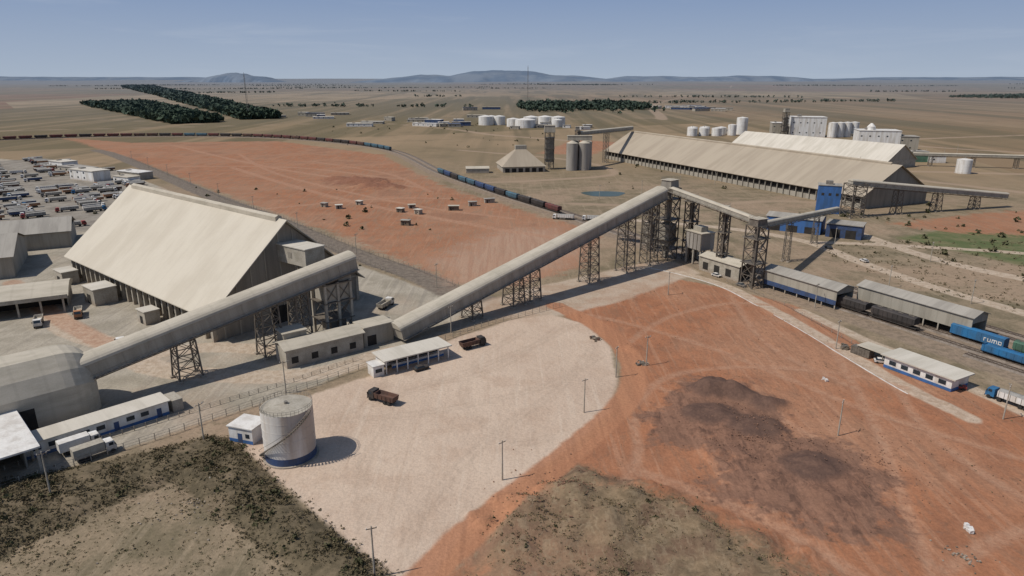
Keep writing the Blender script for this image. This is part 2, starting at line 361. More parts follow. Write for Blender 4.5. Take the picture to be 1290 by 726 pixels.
greyc=T.mix(T.rng(S1,.54,.68,0,.35),greyc,(.44,.385,.305))
yardc=vary((.26,.23,.19),(.185,.16,.13),Bn)
palec=vary((.50,.385,.29),(.445,.335,.25),A,.4,.62)
palec=T.mix(T.rng(Bn,.46,.68,0,.6),palec,(.40,.285,.205))
palec=T.mix(T.rng(S1,.54,.68,0,.3),palec,(.56,.46,.36))
palec=T.mix(T.rng(S2,.56,.7,0,.25),palec,(.34,.245,.175))
palec=T.mix(T.rng(W1,.54,.68,0,.3),palec,(.35,.245,.175))
palec=T.mix(T.rng(D,.55,.75,0,.25),palec,(.36,.27,.2))
darkc=vary((.145,.082,.057),(.105,.061,.044),C)
darkc=T.mix(T.rng(W1,.44,.56,0,.7),darkc,(.225,.122,.08))
darkc=T.mix(T.rng(S1,.5,.6,0,.4),darkc,(.26,.142,.093))
darkc=T.mix(T.rng(Bn,.5,.6,0,.5),darkc,(.20,.11,.072))
scrubc=vary((.135,.105,.065),(.085,.068,.042),C)
scrubc=T.mix(T.rng(Bn,.50,.66,0,.7),scrubc,(.20,.15,.098))
grasc=vary((.205,.15,.092),(.14,.105,.064),C)
grasc=T.mix(T.rng(Bn,.46,.60,0,.75),grasc,(.12,.075,.05))
grasc=T.mix(T.rng(A,.46,.62,0,.7),grasc,(.27,.155,.096))
grasc=T.mix(T.rng(W1,.5,.62,0,.5),grasc,(.255,.195,.125))
col=lay(col,'green',18,3,vary((.09,.11,.045),(.15,.14,.07),Bn))
col=lay(col,'froad',6,3,(.31,.225,.155),.8)
col=lay(col,'redL',44,3.5,redp,.95)
col=lay(col,'redR',9,1.0,red)
col=lay(col,'grey',8,1.2,greyc)
col=lay(col,'yard',6,1.5,yardc,.9)
col=lay(col,'corr',5,1.2,vary((.19,.155,.12),(.13,.105,.085),C))
col=lay(col,'rail',8,1.5,vary((.27,.20,.145),(.19,.145,.105),C),.8)
col=lay(col,'pink',50,12,vary((.39,.265,.185),(.33,.205,.14),S1),.7)
col=lay(col,'strip',9,1.5,vary((.42,.335,.255),(.36,.255,.18),Bn),.9)
col=lay(col,'path',3,.6,vary((.46,.37,.28),(.37,.28,.20),C),.85)
col=lay(col,'trk',2.4,.9,vary((.38,.225,.145),(.32,.165,.10),C),.6)
col=lay(col,'gras',30,3.5,grasc,.95)
col=lay(col,'dark',46,3.0,darkc,.9)
col=lay(col,'pale',5,.8,palec)
col=lay(col,'ptrk',1.2,.7,(.33,.25,.185),.38)
col=lay(col,'scrub',7,1.0,scrubc)
col=lay(col,'road',3.2,.7,vary((.38,.178,.096),(.32,.148,.081),S2),.92)
col=lay(col,'pile',7,1.5,vary((.085,.053,.042),(.125,.075,.055),C),.85)
col=lay(col,'redpile',50,8,vary((.17,.075,.048),(.23,.11,.068),W1),.8)
haze_fac=T.rng(dist,1300,14000,0,1,False); haze_fac=T.math('POWER',haze_fac,.65)
haze_fac=T.math('MULTIPLY',haze_fac,.93)
col=T.mix(haze_fac,col,(.165,.182,.205))  # far ground: bluish distance haze is mixed straight into its colour
g=T.rng(D,.25,.75,.85,1.15,False); cc=nt.nodes.new('ShaderNodeCombineColor')
for i in range(3): T.lk(g,cc.inputs[i])
col=T.mix(1.0,col,cc.outputs[0],'MULTIPLY')
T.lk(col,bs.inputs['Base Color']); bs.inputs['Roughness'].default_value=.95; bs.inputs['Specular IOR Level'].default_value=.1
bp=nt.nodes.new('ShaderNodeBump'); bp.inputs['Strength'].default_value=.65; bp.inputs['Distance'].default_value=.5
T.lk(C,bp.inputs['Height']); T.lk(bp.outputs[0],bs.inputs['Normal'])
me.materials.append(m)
# ------------------------------------------------------------------ hills
m,nt,bs=nodes_of('haze_tinted_hills'); T=NT(nt); pos=nt.nodes.new('ShaderNodeNewGeometry').outputs['Position']
T.lk(T.mix(T.rng(T.noise(pos,1/700,5,.65),.4,.6),(.115,.15,.20),(.16,.19,.23)),bs.inputs['Base Color']); bs.inputs['Roughness'].default_value=1; bs.inputs['Specular IOR Level'].default_value=0  # blue of distant haze is baked into both hill tones
HILL=m
def hill(x0,x1,y,prof,depth,seed,name='hills'):
    n=90; m_=10; V=[];F=[]
    xx=np.linspace(x0,x1,n); h=np.interp(np.linspace(0,1,n),[p[0] for p in prof],[p[1] for p in prof])
    nz=vnoise(xx,xx*0+seed*77.,(x1-x0)/14,seed,4)
    h=h*(.8+.4*nz)
    for j in range(m_+1):
        t=j/m_; k=math.sin(math.pi*t)**.7
        for i in range(n):
            V.append((xx[i],y+depth*t+ (nz[i]-.5)*depth*.3,h[i]*k-22))
    for j in range(m_):
        for i in range(n-1): F.append((j*n+i,j*n+i+1,(j+1)*n+i+1,(j+1)*n+i))
    b=B(name); b.poly('slope',HILL,V,F); o=b.done()
    for p in o.data.polygons: p.use_smooth=True
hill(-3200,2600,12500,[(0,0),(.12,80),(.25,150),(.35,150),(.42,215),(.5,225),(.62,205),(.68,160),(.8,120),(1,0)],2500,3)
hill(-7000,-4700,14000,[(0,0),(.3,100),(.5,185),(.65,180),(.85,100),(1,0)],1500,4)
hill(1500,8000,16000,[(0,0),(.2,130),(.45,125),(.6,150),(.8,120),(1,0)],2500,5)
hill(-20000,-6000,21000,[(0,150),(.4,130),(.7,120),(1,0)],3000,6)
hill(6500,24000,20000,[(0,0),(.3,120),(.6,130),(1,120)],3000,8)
# ------------------------------------------------------------------ vegetation masses
def clumps(name,pts,mat,nleaf,trunk=None):
    pts=np.array(pts,float); n=len(pts); k=nleaf
    d=RNG.normal(size=(n,k,3)); d/=np.linalg.norm(d,axis=2,keepdims=True); rad=RNG.random((n,k,1))**.45
    d=d*rad; d[:,:,2]=np.abs(d[:,:,2])*.95 if trunk is None else d[:,:,2]
    R=pts[:,None,3:4]; H=pts[:,None,4:5]
    c=np.concatenate([d[:,:,:2]*R, (d[:,:,2:3]*.5+.5)*H if trunk is not None else d[:,:,2:3]*H],2)
    if trunk is not None: c[:,:,2]=c[:,:,2]*(1-trunk)+H[:,:,0]*trunk
    c+=pts[:,None,:3]
    s_=np.minimum(R,H)*(.28+.3*RNG.random((n,k,1)))
    o=RNG.normal(size=(n,k,4,3)); o/=np.linalg.norm(o,axis=3,keepdims=True)
    a=o[:,:,0];b=np.cross(o[:,:,0],o[:,:,1]); b/=np.linalg.norm(b,axis=2,keepdims=True)+1e-9
    v=np.stack([c+a*s_,c+b*s_*.8,c-a*s_*.9,c-b*s_],2).reshape(-1,3)
    q=np.arange(len(v)).reshape(-1,4)
    F=[tuple(x) for x in q.tolist()]
    me=bpy.data.meshes.new(name); VL=v.tolist(); MI=[0]*len(F)
    if trunk is not None:
        for p in pts:
            o0=len(VL); r=p[3]*.07+.08; x,y,z,h=p[0],p[1],p[2],p[4]
            for zz,rr in ((z-.3,r),(z+h*.7,r*.45)):
                for t in range(5): VL.append([x+rr*math.cos(t*1.257),y+rr*math.sin(t*1.257),zz])
            for t in range(5): F.append((o0+t,o0+(t+1)%5,o0+5+(t+1)%5,o0+5+t)); MI.append(1)
    me.from_pydata(VL,[],F); me.materials.append(mat); me.materials.append(WOOD); me.polygons.foreach_set('material_index',MI); me.update()
    ob=bpy.data.objects.new(name,me); COL.objects.link(ob); return ob
def band(p0,p1,w,n,hmin,hmax,w1=None,pw=1.25,cr=(.42,.62)):
    out=[]; p0=np.array(p0,float);p1=np.array(p1,float);d=p1-p0;nn=np.array([-d[1],d[0]])/np.linalg.norm(d)
    for i in range(n):
        t=random.random()**pw; ww=w+(w1-w)*t if w1 else w
        q=p0+d*t+nn*ww*(random.random()-.5); h=random.uniform(hmin,hmax); out.append((q[0],q[1],float(ground_h(q[0],q[1]))-.5,h*random.uniform(*cr),h))
    return out
clumps('tree_plantation',band((-510,1420),(-3950,7500),70,3300,12,18,320,1.6,(.55,.8)),LEAF,22,.12)
clumps('tree_plantation',band((-580,1290),(-1240,2210),85,2000,11,16,180,1.15,(.55,.75)),LEAF,22,.12)
tp=[]
for i in range(620):
    x=random.uniform(20,380); y=1750+random.gauss(200,130)+(x*.2); h=random.uniform(8,17); tp.append((x,y,-.5,h*.55,h))
clumps('tree_grove',tp,LEAF,24,.12)
tp=[]
tp+=band((1900,2900),(2900,3500),260,900,7,12,420,1.0)
for i in range(26):
    y=random.uniform(2600,8500); x=random.uniform(-.75,.75)*y; a=random.uniform(-.25,.3); l=random.uniform(250,1100)*y/4000
    tp+=band((x,y),(x+l*math.cos(a),y+l*math.sin(a)),random.choice([14,14,60])*y/4000,int(l/14),7,12,None,1)
tp+=band((-700,2050),(-100,2000),40,60,7,12)+band((450,2300),(1400,2500),60,110,7,12)
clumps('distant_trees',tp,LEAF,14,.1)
tp=[]
for i in range(190):
    x,y=random.choice([(random.uniform(60,330),random.uniform(430,900)),(random.uniform(170,330),random.uniform(250,420)),(random.uniform(170,330),random.uniform(250,420)),(random.uniform(-330,60),random.uniform(820,1300)),(random.uniform(-260,-30),random.uniform(290,520))])
    h=random.uniform(.8,3.2); tp.append((x,y,0,h*.6,h))
clumps('shrub_scatter',tp,LEAFS,20)
def inside(poly,n,margin=0,thr=.5):
    P=np.array(poly); out=[]
    while len(out)<n:
        X=RNG.uniform(P[:,0].min(),P[:,0].max(),n*2);Y=RNG.uniform(P[:,1].min(),P[:,1].max(),n*2)
        ok=sdf_poly(X,Y,poly)+RNG.normal(0,1.2,len(X))>margin
        nn=vnoise(X,Y,6,11,3); ok&=nn+RNG.normal(0,.1,len(X))>thr
        out+=list(zip(X[ok],Y[ok]))
    return out[:n]
def G(name,poly,n,r,h,mat,k,margin=0,thr=.5):
    clumps(name,[(x,y,ground_h(x,y)-.05,random.uniform(*r),random.uniform(*h)) for x,y in inside(poly,n,margin,thr)],mat,k)
G('scrub_grass',ZP['scrub'],7600,(.18,.5),(.2,.65),LEAFG,7,0,.40)
G('shrubs',ZP['scrub'],150,(.4,.8),(.5,1.1),LEAFS,18,1,.52)
G('dry_grass',ZP['gras'],4800,(.15,.42),(.12,.42),LEAFD,7,0,.46)
G('shrubs',ZP['gras'],45,(.3,.7),(.4,.8),LEAFS,16,0,.55)
G('grass_tufts',[(-110,95),(-95,70),(-20,70),(-35,92),(-66,122),(-84,110)],2600,(.15,.42),(.1,.35),LEAFD,6,0,.46)
G('grass_tufts',[(-110,95),(-95,70),(-20,70),(-35,92),(-66,122),(-84,110)],700,(.2,.5),(.15,.4),LEAFS,7,0,.56)
G('grass_tufts',ZP['redR'],900,(.12,.4),(.1,.32),LEAFG,6,2,.56)
G('grass_tufts',[(150,285),(160,250),(190,215),(220,180),(300,200),(330,330),(200,345),(150,330)],1500,(.3,1.0),(.3,.8),LEAFG,7)
# ------------------------------------------------------------------ conveyors and towers
def gallery(name,p0,p1,w=5.2,h=4.2,wall=CLADX,roof=ROOFG,truss=True,step=6.0):
    p0=Vector(p0);p1=Vector(p1);d=p1-p0;L=d.length;d.normalize();yv=Vector((0,0,1)).cross(d).normalized();zv=d.cross(yv)
    M=Matrix(((d.x,yv.x,zv.x,p0.x),(d.y,yv.y,zv.y,p0.y),(d.z,yv.z,zv.z,p0.z),(0,0,0,1)))
    b=B(name,M); hw=w/2; hs=h*.66
    b.box('walls',wall,0,L,-hw,hw,0,hs)
    pr=[(-hw-.2,hs+.003)]+[(-(hw+.2)*math.cos(math.pi*i/10),hs+.05+(h-hs)*math.sin(math.pi*i/10)) for i in range(11)]+[(hw+.2,hs+.003)]
    b.prism('roof',roof,pr[::-1],-.3,L+.3)
    n=max(2,int(L/step))
    for i in range(n+1):
        x=min(max(i*L/n,.1),L-.1)
        for sy in(-1,1): b.box('wall_ribs',wall,x-.1,x+.1,sy*hw-.08,sy*hw+.08,.1,hs-.02)
    if truss:
        for sy in(-1,1):
            y=sy*hw*.8
            b.beam('truss',STEELD,(0,y,-.9),(L,y,-.9),.2)
            for i in range(n):
                x0=i*L/n;x1=(i+1)*L/n;xm=(x0+x1)/2
                b.beam('truss',STEELD,(x0,y,-.9),(xm,y,-.02),.13); b.beam('truss',STEELD,(xm,y,-.02),(x1,y,-.9),.13)
        b.box('walkway',STEEL,0,L,-hw-.9,-hw-.09,-.1,.02)
        b.beam('walkway_rail',STEEL,(0,-hw-.85,1.05),(L,-hw-.85,1.05),.06)
        for i in range(n*2): b.beam('walkway_rail',STEEL,(i*L/n/2,-hw-.85,.02),(i*L/n/2,-hw-.85,1.05),.05)
    return b.done()
def lattice(name,x,y,ang,w,d,h,bays,leg=.42,br=.2,batter=0,mat=STEELD):
    b=B(name,frame(x,y,ang))
    def P(i,sx,sy):
        t=i/bays; k=1+batter*(1-t); return (sx*w/2*k,sy*d/2*k,h*t)
    for sx in(-1,1):
        for sy in(-1,1): b.beam('legs',mat,P(0,sx,sy),P(bays,sx,sy),leg); b.box('footings',CONC,P(0,sx,sy)[0]-.6,P(0,sx,sy)[0]+.6,P(0,sx,sy)[1]-.6,P(0,sx,sy)[1]+.6,-.3,.5)
    cs=[(-1,-1),(1,-1),(1,1),(-1,1)]
    for i in range(bays+1):
        for k in range(4):
            a=cs[k];c=cs[(k+1)%4]
            if i>0: b.beam('girts',mat,P(i,*a),P(i,*c),br)
            if i<bays: b.beam('bracing',mat,P(i,*a),P(i+1,*c),br*.75); b.beam('bracing',mat,P(i,*c),P(i+1,*a),br*.75)
    return b.done()
# --- main grain warehouse
Lw,Ww=118.6,57.0
b=B('grain_storage_warehouse',frame(-185,277,-39.85))
ze,zr=9.9,34.8; ym=Ww/2
sl=(zr-ze)/ym
b.gable('roof',ROOF,-1.6,Lw+1.8,0,Ww,ze,zr,.35,1.8)
b.prism('ridge_monitor',ROOFG,[(ym-1.2,zr-.6),(ym-1.2,zr+.8),(ym,zr+1.4),(ym+1.2,zr+.8),(ym+1.2,zr-.6)][::-1],3,Lw-3)
for sx,x0,x1 in((0,.4,.8),(1,Lw-.8,Lw-.4)):
    b.prism('gable_wall',CLAD,[(.8,0),(Ww-.8,0),(Ww-.8,ze+.3),(ym,zr-.4),(.8,ze+.3)],x0,x1)
    xx=x1 if sx else x0
    for yy in np.linspace(4,Ww-4,10):
        zt=ze+sl*min(yy,Ww-yy)-1.2; b.box('gable_posts',CLADX,xx-.25 if not sx else xx,xx if not sx else xx+.25,yy-.2,yy+.2,0,zt)
    b.box('gable_beam',CLADX,xx-.32 if not sx else xx,xx if not sx else xx+.32,1,Ww-1,9.2,9.9)
b.box('gable_door',DARK,Lw-.38,Lw-.05,21,27,0,6)
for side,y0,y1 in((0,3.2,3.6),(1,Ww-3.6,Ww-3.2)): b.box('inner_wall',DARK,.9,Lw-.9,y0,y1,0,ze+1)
nc=24
for i in range(nc+1):
    x=.6+i*(Lw-1.2)/nc
    for yy in (0.5,Ww-.5): 
        b.box('columns',CONC,x-.45,x+.45,yy-.6,yy+.6,0,ze-.3)
    if i<nc: b.beam('columns',CONC,(x,2.9,0),(x,.6,6.2),.4)
b.box('edge_beam',CONC,0,Lw,.1,1.0,ze-1.3,ze-.45); b.box('edge_beam',CONC,0,Lw,Ww-1,Ww-.1,ze-1.3,ze-.45)
b.box('low_wall',CONC,0.2,Lw-.2,1.15,1.5,0,2.2)
for x,w_,d_,h_ in((4,9,6,5.2),(41,10,8,6.0),(80,6,5,4.5),(100,5,4,3.5)):
    b.box('annex_wall',CONC,x,x+w_,-d_-2,-2.1,0,h_); b.box('annex_roof',ROOFL,x-.3,x+w_+.3,-d_-2.3,-1.9,h_+.003,h_+.3); b.box('annex_door',DARK,x+w_*.3,x+w_*.65,-d_-2.05,-d_-1.9,0,h_*.6)
b.done()
b=B('transfer_house',frame(-81,227.5,-36)); b.box('walls',CONC,0,21,-3.8,3.8,21.5,27.2); b.box('roof',ROOFL,-.3,21.3,-4.1,4.1,27.2,27.5); b.beam('struts',STEELD,(16,-3,21.5),(12,-3,8),.4); b.beam('struts',STEELD,(16,3,21.5),(12,3,8),.4); b.box('vents',CLAD,4,6,-3.88,-3.8,23.5,25.5); b.box('vents',CLAD,12,14,-3.88,-3.8,23.5,25.5); b.done()
b=B('transfer_tower',frame(-58,209,44))
for sx in(-4.5,0,4.5):
    for sy in(-4.2,4.2): b.box('columns',CONC,sx-.4,sx+.4,sy-.4,sy+.4,0,18.5)
for z in(6,12,18): b.box('floors',STEELD,-5.1,5.1,-4.8,4.8,z,z+.3)
for z in(0,6.3,12.3):
    for sy in(-4.2,4.2):
        for x in(-4.5,0): b.beam('bracing',STEELD,(x,sy,z),(x+4.5,sy,z+5.6),.2); b.beam('bracing',STEELD,(x+4.5,sy,z),(x,sy,z+5.6),.2)
b.box('machine_house',CLADX,-3.9,4.9,-4.0,4.0,12.4,17.9)
b.box('hopper_house',CLAD,-2.5,3,-3,3,.2,5.9)
b.box('head_support',CLADX,1,5.6,-3.4,3.4,18.31,21)
for k in range(3): b.beam('stairs',STEEL,(5.8,-4+8*(k%2),k*6),(5.8,4-8*(k%2),k*6+6),.9,.15)
for k in range(3): b.beam('stairs',STEEL,(6.25,-4+8*(k%2),k*6+1.1),(6.25,4-8*(k%2),k*6+7.1),.07)
b.done()
gallery('conveyor_gallery',(-110.5,155.5,7.4),(-51.5,213,21.4),6.4,5.6,CLADX,ROOFG)
for x,y,h in((-90.5,175,11.2),(-73,192,15.3)): lattice('conveyor_trestle',x,y,44.5,5,4.6,h,max(3,int(h/3.2)),.4,.22,.25)
lattice('conveyor_trestle',-66,200,44.5,4,5,17.0,5,.45,.22,.2)
g0=Vector((-36.5,202.5,1.2)); g1=Vector((66.5,302.5,29.0))
gallery('conveyor_gallery',g0,g1,6.8,5.2,CLADX,ROOFG)
for t,batter,w_ in((.22,.2,4),(.36,.2,5),(.42,.2,5),(.66,.2,5),(.83,.2,5),(.95,.15,5)):
    q=g0.lerp(g1,t); lattice('conveyor_trestle',q.x,q.y,44,w_,5.0,q.z-.9,max(2,int(q.z/3.6)),.4,.2,batter)
b=B('conveyor_tail_house',frame(-64.5,180.5,38))
b.box('walls',CONC,0,24,0,8.5,0,5.6); b.gable('roof',ROOFG,-.6,24.6,0,8.5,5.6,6.8,.25,.6)
for i in range(4): b.box('openings',DARK,1.5+i*6,3.5+i*6,-.04,.05,1.2,3.2)
b.box('annex',CLADX,24.8,35,1.2,8.2,0,6.2); b.box('annex_roof',ROOFG,24.65,35.4,.9,8.5,6.2,6.5)
b.box('annex_openings',DARK,26,29,1.15,1.25,.2,3.5); b.done()
b=B('dust_filter_house',frame(-67,187,38)); b.box('walls',CLADX,0,7,0,6,0,8); b.box('roof',ROOFG,-.3,7.3,-.3,6.3,8,8.3); b.box('door',DARK,2,4,-.05,.05,0,3); b.done()
b=B('truck_inspection_canopy',frame(-35.5,177,35))
b.box('roof',ROOFL,-.8,21,-1,7.6,4.0,4.35); b.box('back_wall',WHITE,0,20,5.2,6.8,0,3.99)
for x in np.linspace(0,20,7): b.box('columns',WHITE,x-.15,x+.15,-.4,-.1,0,3.99)
b.box('counter_wall',WHITE,3,20,2.5,2.8,0,1.3); b.box('blue_band',BLUE,3,20,2.44,2.49,.1,.7); b.box('shade',DARK,3.2,19.8,5.1,5.19,.8,3.2); b.done()
b=B('gatehouse',frame(-38.5,174.5,35)); b.box('walls',WHITE,0,3.2,0,4,0,3.2); b.box('roof',WHITER,-.3,3.5,-.3,4.3,3.2,3.4); b.box('window',GLASS,.6,2.6,-.04,.04,1.2,2.3); b.done()
# --- left buildings
b=B('intake_building',frame(-127.5,129,45))
pr=[(0,0),(0,8.8),(2.2,12.5),(5.5,15.8),(13.5,15.8),(16.8,12.5),(19,8.8),(19,0)]
b.prism('shell',ROOFG,[(y,z) for y,z in pr][::-1],-6,29)
V=[];n_=6
for k in range(n_+1):
    t=k/n_; x=29.01+7.5*math.sin(t*math.pi/2); s_=1-.52*(1-math.cos(t*math.pi/2)); zc=1-.28*(1-math.cos(t*math.pi/2))
    V+=[(x,9.5+(y-9.5)*s_,z*zc) for y,z in pr]
F=[(k*8+i,k*8+(i+1)%8,(k+1)*8+(i+1)%8,(k+1)*8+i) for k in range(n_) for i in range(8)]+[tuple(range(n_*8,n_*8+8))]
b.poly('hooded_nose',ROOFG,V,F)
b.box('door',DARK,2,10,-.06,.05,0,6); b.box('door',DARK,14,22,-.06,.05,0,6)
b.done()
b=B('truck_canopy_building',frame(-190,214,28))
pr=[(x,6+2.6*math.sin(math.pi*x/24)) for x in np.linspace(0,24,11)]
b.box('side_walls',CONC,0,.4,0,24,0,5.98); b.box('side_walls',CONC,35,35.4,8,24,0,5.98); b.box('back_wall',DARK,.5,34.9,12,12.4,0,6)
b.prism('roof',ROOFG,pr[::-1],-.8,36.5)
for x in np.linspace(.8,34.6,6): b.box('columns',CONC,x-.3,x+.3,.2,.8,0,6)
b.box('fascia',CONC,-.6,36.3,-.25,-.02,5.2,6.6); b.done()
b=B('grain_shed',frame(-240,258,28)); b.box('walls',CLADX,0,36,0,42,0,9); b.poly('roof',ROOFD,[(-1,-1,9.0),(37,-1,9.0),(37,21,15),(-1,21,15),(37,43,9.0),(-1,43,9.0)],[(0,1,2,3),(3,2,4,5)]); 
b.poly('gable_infill',CLADX,[(36,0,9),(36,42,9),(36,21,14.8)],[(0,1,2)]); b.box('opening',DARK,8,28,-.06,.06,0,6.5); b.done()
b=B('grain_shed',frame(-262,306,28)); b.box('walls',CLADX,0,50,0,30,0,8); b.gable('roof',ROOFD,-.8,50.8,0,30,8,12.5,.25,.8); b.done()
b=B('weighbridge_office',frame(-106,131.5,46)); b.box('walls',WHITE,0,30,0,5.5,0,3.6); b.box('roof',ROOFL,-.5,30.5,-.6,6.1,3.6,3.85); b.box('blue_band',BLUE,0,30,-.03,-.005,.05,.8)
for i in range(9):
    if i%3!=2: b.box('windows',GLASS,1.2+i*3.2,3.0+i*3.2,-.05,.02,1.6,2.7)
    else: b.box('doors',BLUED,1.6+i*3.2,2.7+i*3.2,-.05,.02,.05,2.4)
b.box('porch',CONC,31,33.5,0,5.5,0,3.2); b.done()
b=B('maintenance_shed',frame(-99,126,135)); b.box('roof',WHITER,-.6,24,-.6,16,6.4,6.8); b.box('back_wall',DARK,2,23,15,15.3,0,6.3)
for x in(0,8,16,23): 
    for y in (0,7.5,15): b.box('columns',CONC,x-.25,x+.25,y-.25,y+.25,0,6.4)
b.box('side_wall',CLADX,5,23,1.5,1.8,0,6.3); b.box('blue_fascia',BLUED,-.62,24.02,-.66,-.61,6.0,6.8); b.done()
b=B('pump_house',frame(-65,140,-18)); b.box('walls',WHITE,0,6.4,0,5.6,0,3.8); b.box('roof',WHITER,-.3,6.7,-.3,5.9,3.8,4.05); b.box('blue_band',BLUE,0,6.4,-.03,-.004,.05,.9); b.box('door',BLUED,2.4,3.6,-.05,.01,.05,2.4); b.box('window',GLASS,4.5,5.6,-.05,.01,1.5,2.5); b.done()
TANKW=dirty('tank_white_paint',(.64,.60,.54),(.44,.36,.29),.25,.55,(1,1,.12),.05,grime=.2)
b=B('storage_tank',frame(-49,134,0)); R=5.5
b.cyl('foundation',CONC,0,0,R+.5,-.2,.25,64); b.cyl('base_band',BLUED,0,0,R+.012,.25,1.9,64); b.cyl('shell',TANKW,0,0,R,1.9,12.0,64)
for z in(3.6,5.8,8,10.1): b.cyl('weld_rings',TANKW,0,0,R+.03,z,z+.09,64)
b.cyl('roof',CONC,0,0,R-.02,12.0,12.55,64,.5); b.cyl('vent',STEEL,0,0,.4,12.55,13.1,12)
for i in range(40):
    a0=2*math.pi*i/40;a1=2*math.pi*(i+1)/40
    for z in(12.55,13.05): b.beam('roof_rail',STEEL,(R*math.cos(a0),R*math.sin(a0),z),(R*math.cos(a1),R*math.sin(a1),z),.05)
    b.beam('roof_rail',STEEL,(R*math.cos(a0),R*math.sin(a0),12.0),(R*math.cos(a0),R*math.sin(a0),13.05),.05)
N_=34
for i in range(N_):
    f0=i/N_;a0=math.radians(-170+f0*150);f1=(i+1)/N_;a1=math.radians(-170+f1*150); r1=R+.75
    b.beam('stair',STEELD,(r1*math.cos(a0),r1*math.sin(a0),.3+11.7*f0),(r1*math.cos(a1),r1*math.sin(a1),.3+11.7*f1),.14,.3)
    b.beam('stair',STEELD,((R+.1)*math.cos(a0),(R+.1)*math.sin(a0),.3+11.7*f0),((R+1.1)*math.cos(a0),(R+1.1)*math.sin(a0),.3+11.7*f0),.3,.06)
    b.beam('stair_rail',STEEL,((R+1.1)*math.cos(a0),(R+1.1)*math.sin(a0),1.4+11.7*f0),((R+1.1)*math.cos(a1),(R+1.1)*math.sin(a1),1.4+11.7*f1),.07)
b.done()
# --- tower cluster
def eltower(name,x,y,ang,w,d,h,hw,hd,hh,fill=0,cl=STEEL):
    b=B(name,frame(x,y,ang)); n=max(3,int(h/4.2)); cs=[(-1,-1),(1,-1),(1,1),(-1,1)]
    for i in range(n):
        z0=h*i/n;z1=h*(i+1)/n
        for k in range(4):
            a=cs[k];c=cs[(k+1)%4];A_=(a[0]*w/2,a[1]*d/2);C_=(c[0]*w/2,c[1]*d/2)
            b.beam('legs',STEELD,(*A_,z0),(*A_,z1),.42); b.beam('girts',STEELD,(*A_,z1),(*C_,z1),.24)
            b.beam('bracing',STEELD,(*A_,z0),(*C_,z1),.17); b.beam('bracing',STEELD,(*C_,z0),(*A_,z1),.17)
        if i%2: b.box('platforms',STEELD,-w/2-.8,w/2+.8,-d/2-.8,d/2+.8,z1-.1,z1+.06)
        b.beam('stairs',STEEL,(-w*.3*(1 if i%2 else -1),-d/2-.5,z0),(w*.3*(1 if i%2 else -1),-d/2-.5,z1),.7,.12)
    b.box('elevator_leg',cl,-.8,-.1,-.5,.5,0,h+1.0); b.box('elevator_leg',cl,.4,1.1,-.5,.5,0,h+1.0)
    b.beam('spout',cl,(0,0,h*.8),(w*.45,d*.4,h*.35),.55)
    if fill: b.box('bin_shell',CLAD,-w*.42,w*.42,-d*.42,d*.42,h*.2,h*fill)
    b.taper('head_house',cl,-hw/2,hw/2,-hd/2,hd/2,h+.1,h+hh,.3,.3,.3); b.box('head_roof',ROOFG,-hw/2-.1,hw/2+.1,-hd/2-.1,hd/2+.1,h+hh+.003,h+hh+.2)
    for z in(h+hh+.6,h+hh+1.15):
        for k in range(4):
            a=cs[k];c=cs[(k+1)%4]; b.beam('rail',STEEL,(a[0]*hw/2,a[1]*hd/2,z),(c[0]*hw/2,c[1]*hd/2,z),.07)
    return b.done()
eltower('elevator_tower',71,307,44,7,7.5,32.6,6.5,5.5,3.6,.5,CLAD)
eltower('elevator_tower',81,304,28,4.2,4.2,27,3.6,3.6,2.4,0,STEELD)
eltower('elevator_tower',89,281,28,3.0,3.0,27,2.6,2.6,2.0,0,STEELD)
eltower('elevator_tower',96,262,28,6.0,6.0,25,5.4,5,2.6,0,STEELD)
eltower('elevator_tower',66,322,44,5,5,22,4.5,4.5,3,.6,CLADX)
b=B('train_loading_bin',frame(84,298,-62))
for sx in(-4.5,0,4.5):
    for sy in(-3.2,3.2): b.box('columns',CONC,sx-.35,sx+.35,sy-.35,sy+.35,0,7)
b.box('bin',SILO,-5,5,-3.8,3.8,7,14.5); b.box('roof',ROOFG,-5.3,5.3,-4.1,4.1,14.5,14.8); b.box('house',CLADX,-2.5,2.5,-2,2,14.8,17)
for k in range(5): b.beam('frame',STEELD,(-4.8+k*2.4,-3.9,7),(-4.8+k*2.4,-3.9,14.4),.2)
b.done()
b=B('train_loading_house',frame(85.5,289,-60)); b.box('walls',CONC,0,22,-4.6,-4.2,0,6.4); b.box('walls',CONC,0,22,4.2,4.6,0,6.4); b.gable('roof',ROOFG,-.5,22.5,-4.6,4.6,6.4,7.6,.2,.5)
for i in range(3): b.box('openings',DARK,2+i*6.4,5+i*6.4,-4.65,-4.58,1,4.2)
b.done()
gallery('conveyor_gallery',(70,306,31.8),(96,263,25.6),2.4,2.2,CLADX,ROOFG,True)
gallery('conveyor_gallery',(97,266,23.0),(176,366,11),2.4,2.2,CLADX,ROOFG,True)
for t in(.35,.7):
    x,y,z=97+79*t,266+100*t,23-12*t; lattice('conveyor_trestle',x,y,52,2.2,2.2,z-1,5,.24,.13,.2)
gallery('conveyor_gallery',(66,322,20),(52,345,6),3,2.8,CLADX,ROOFG,True)
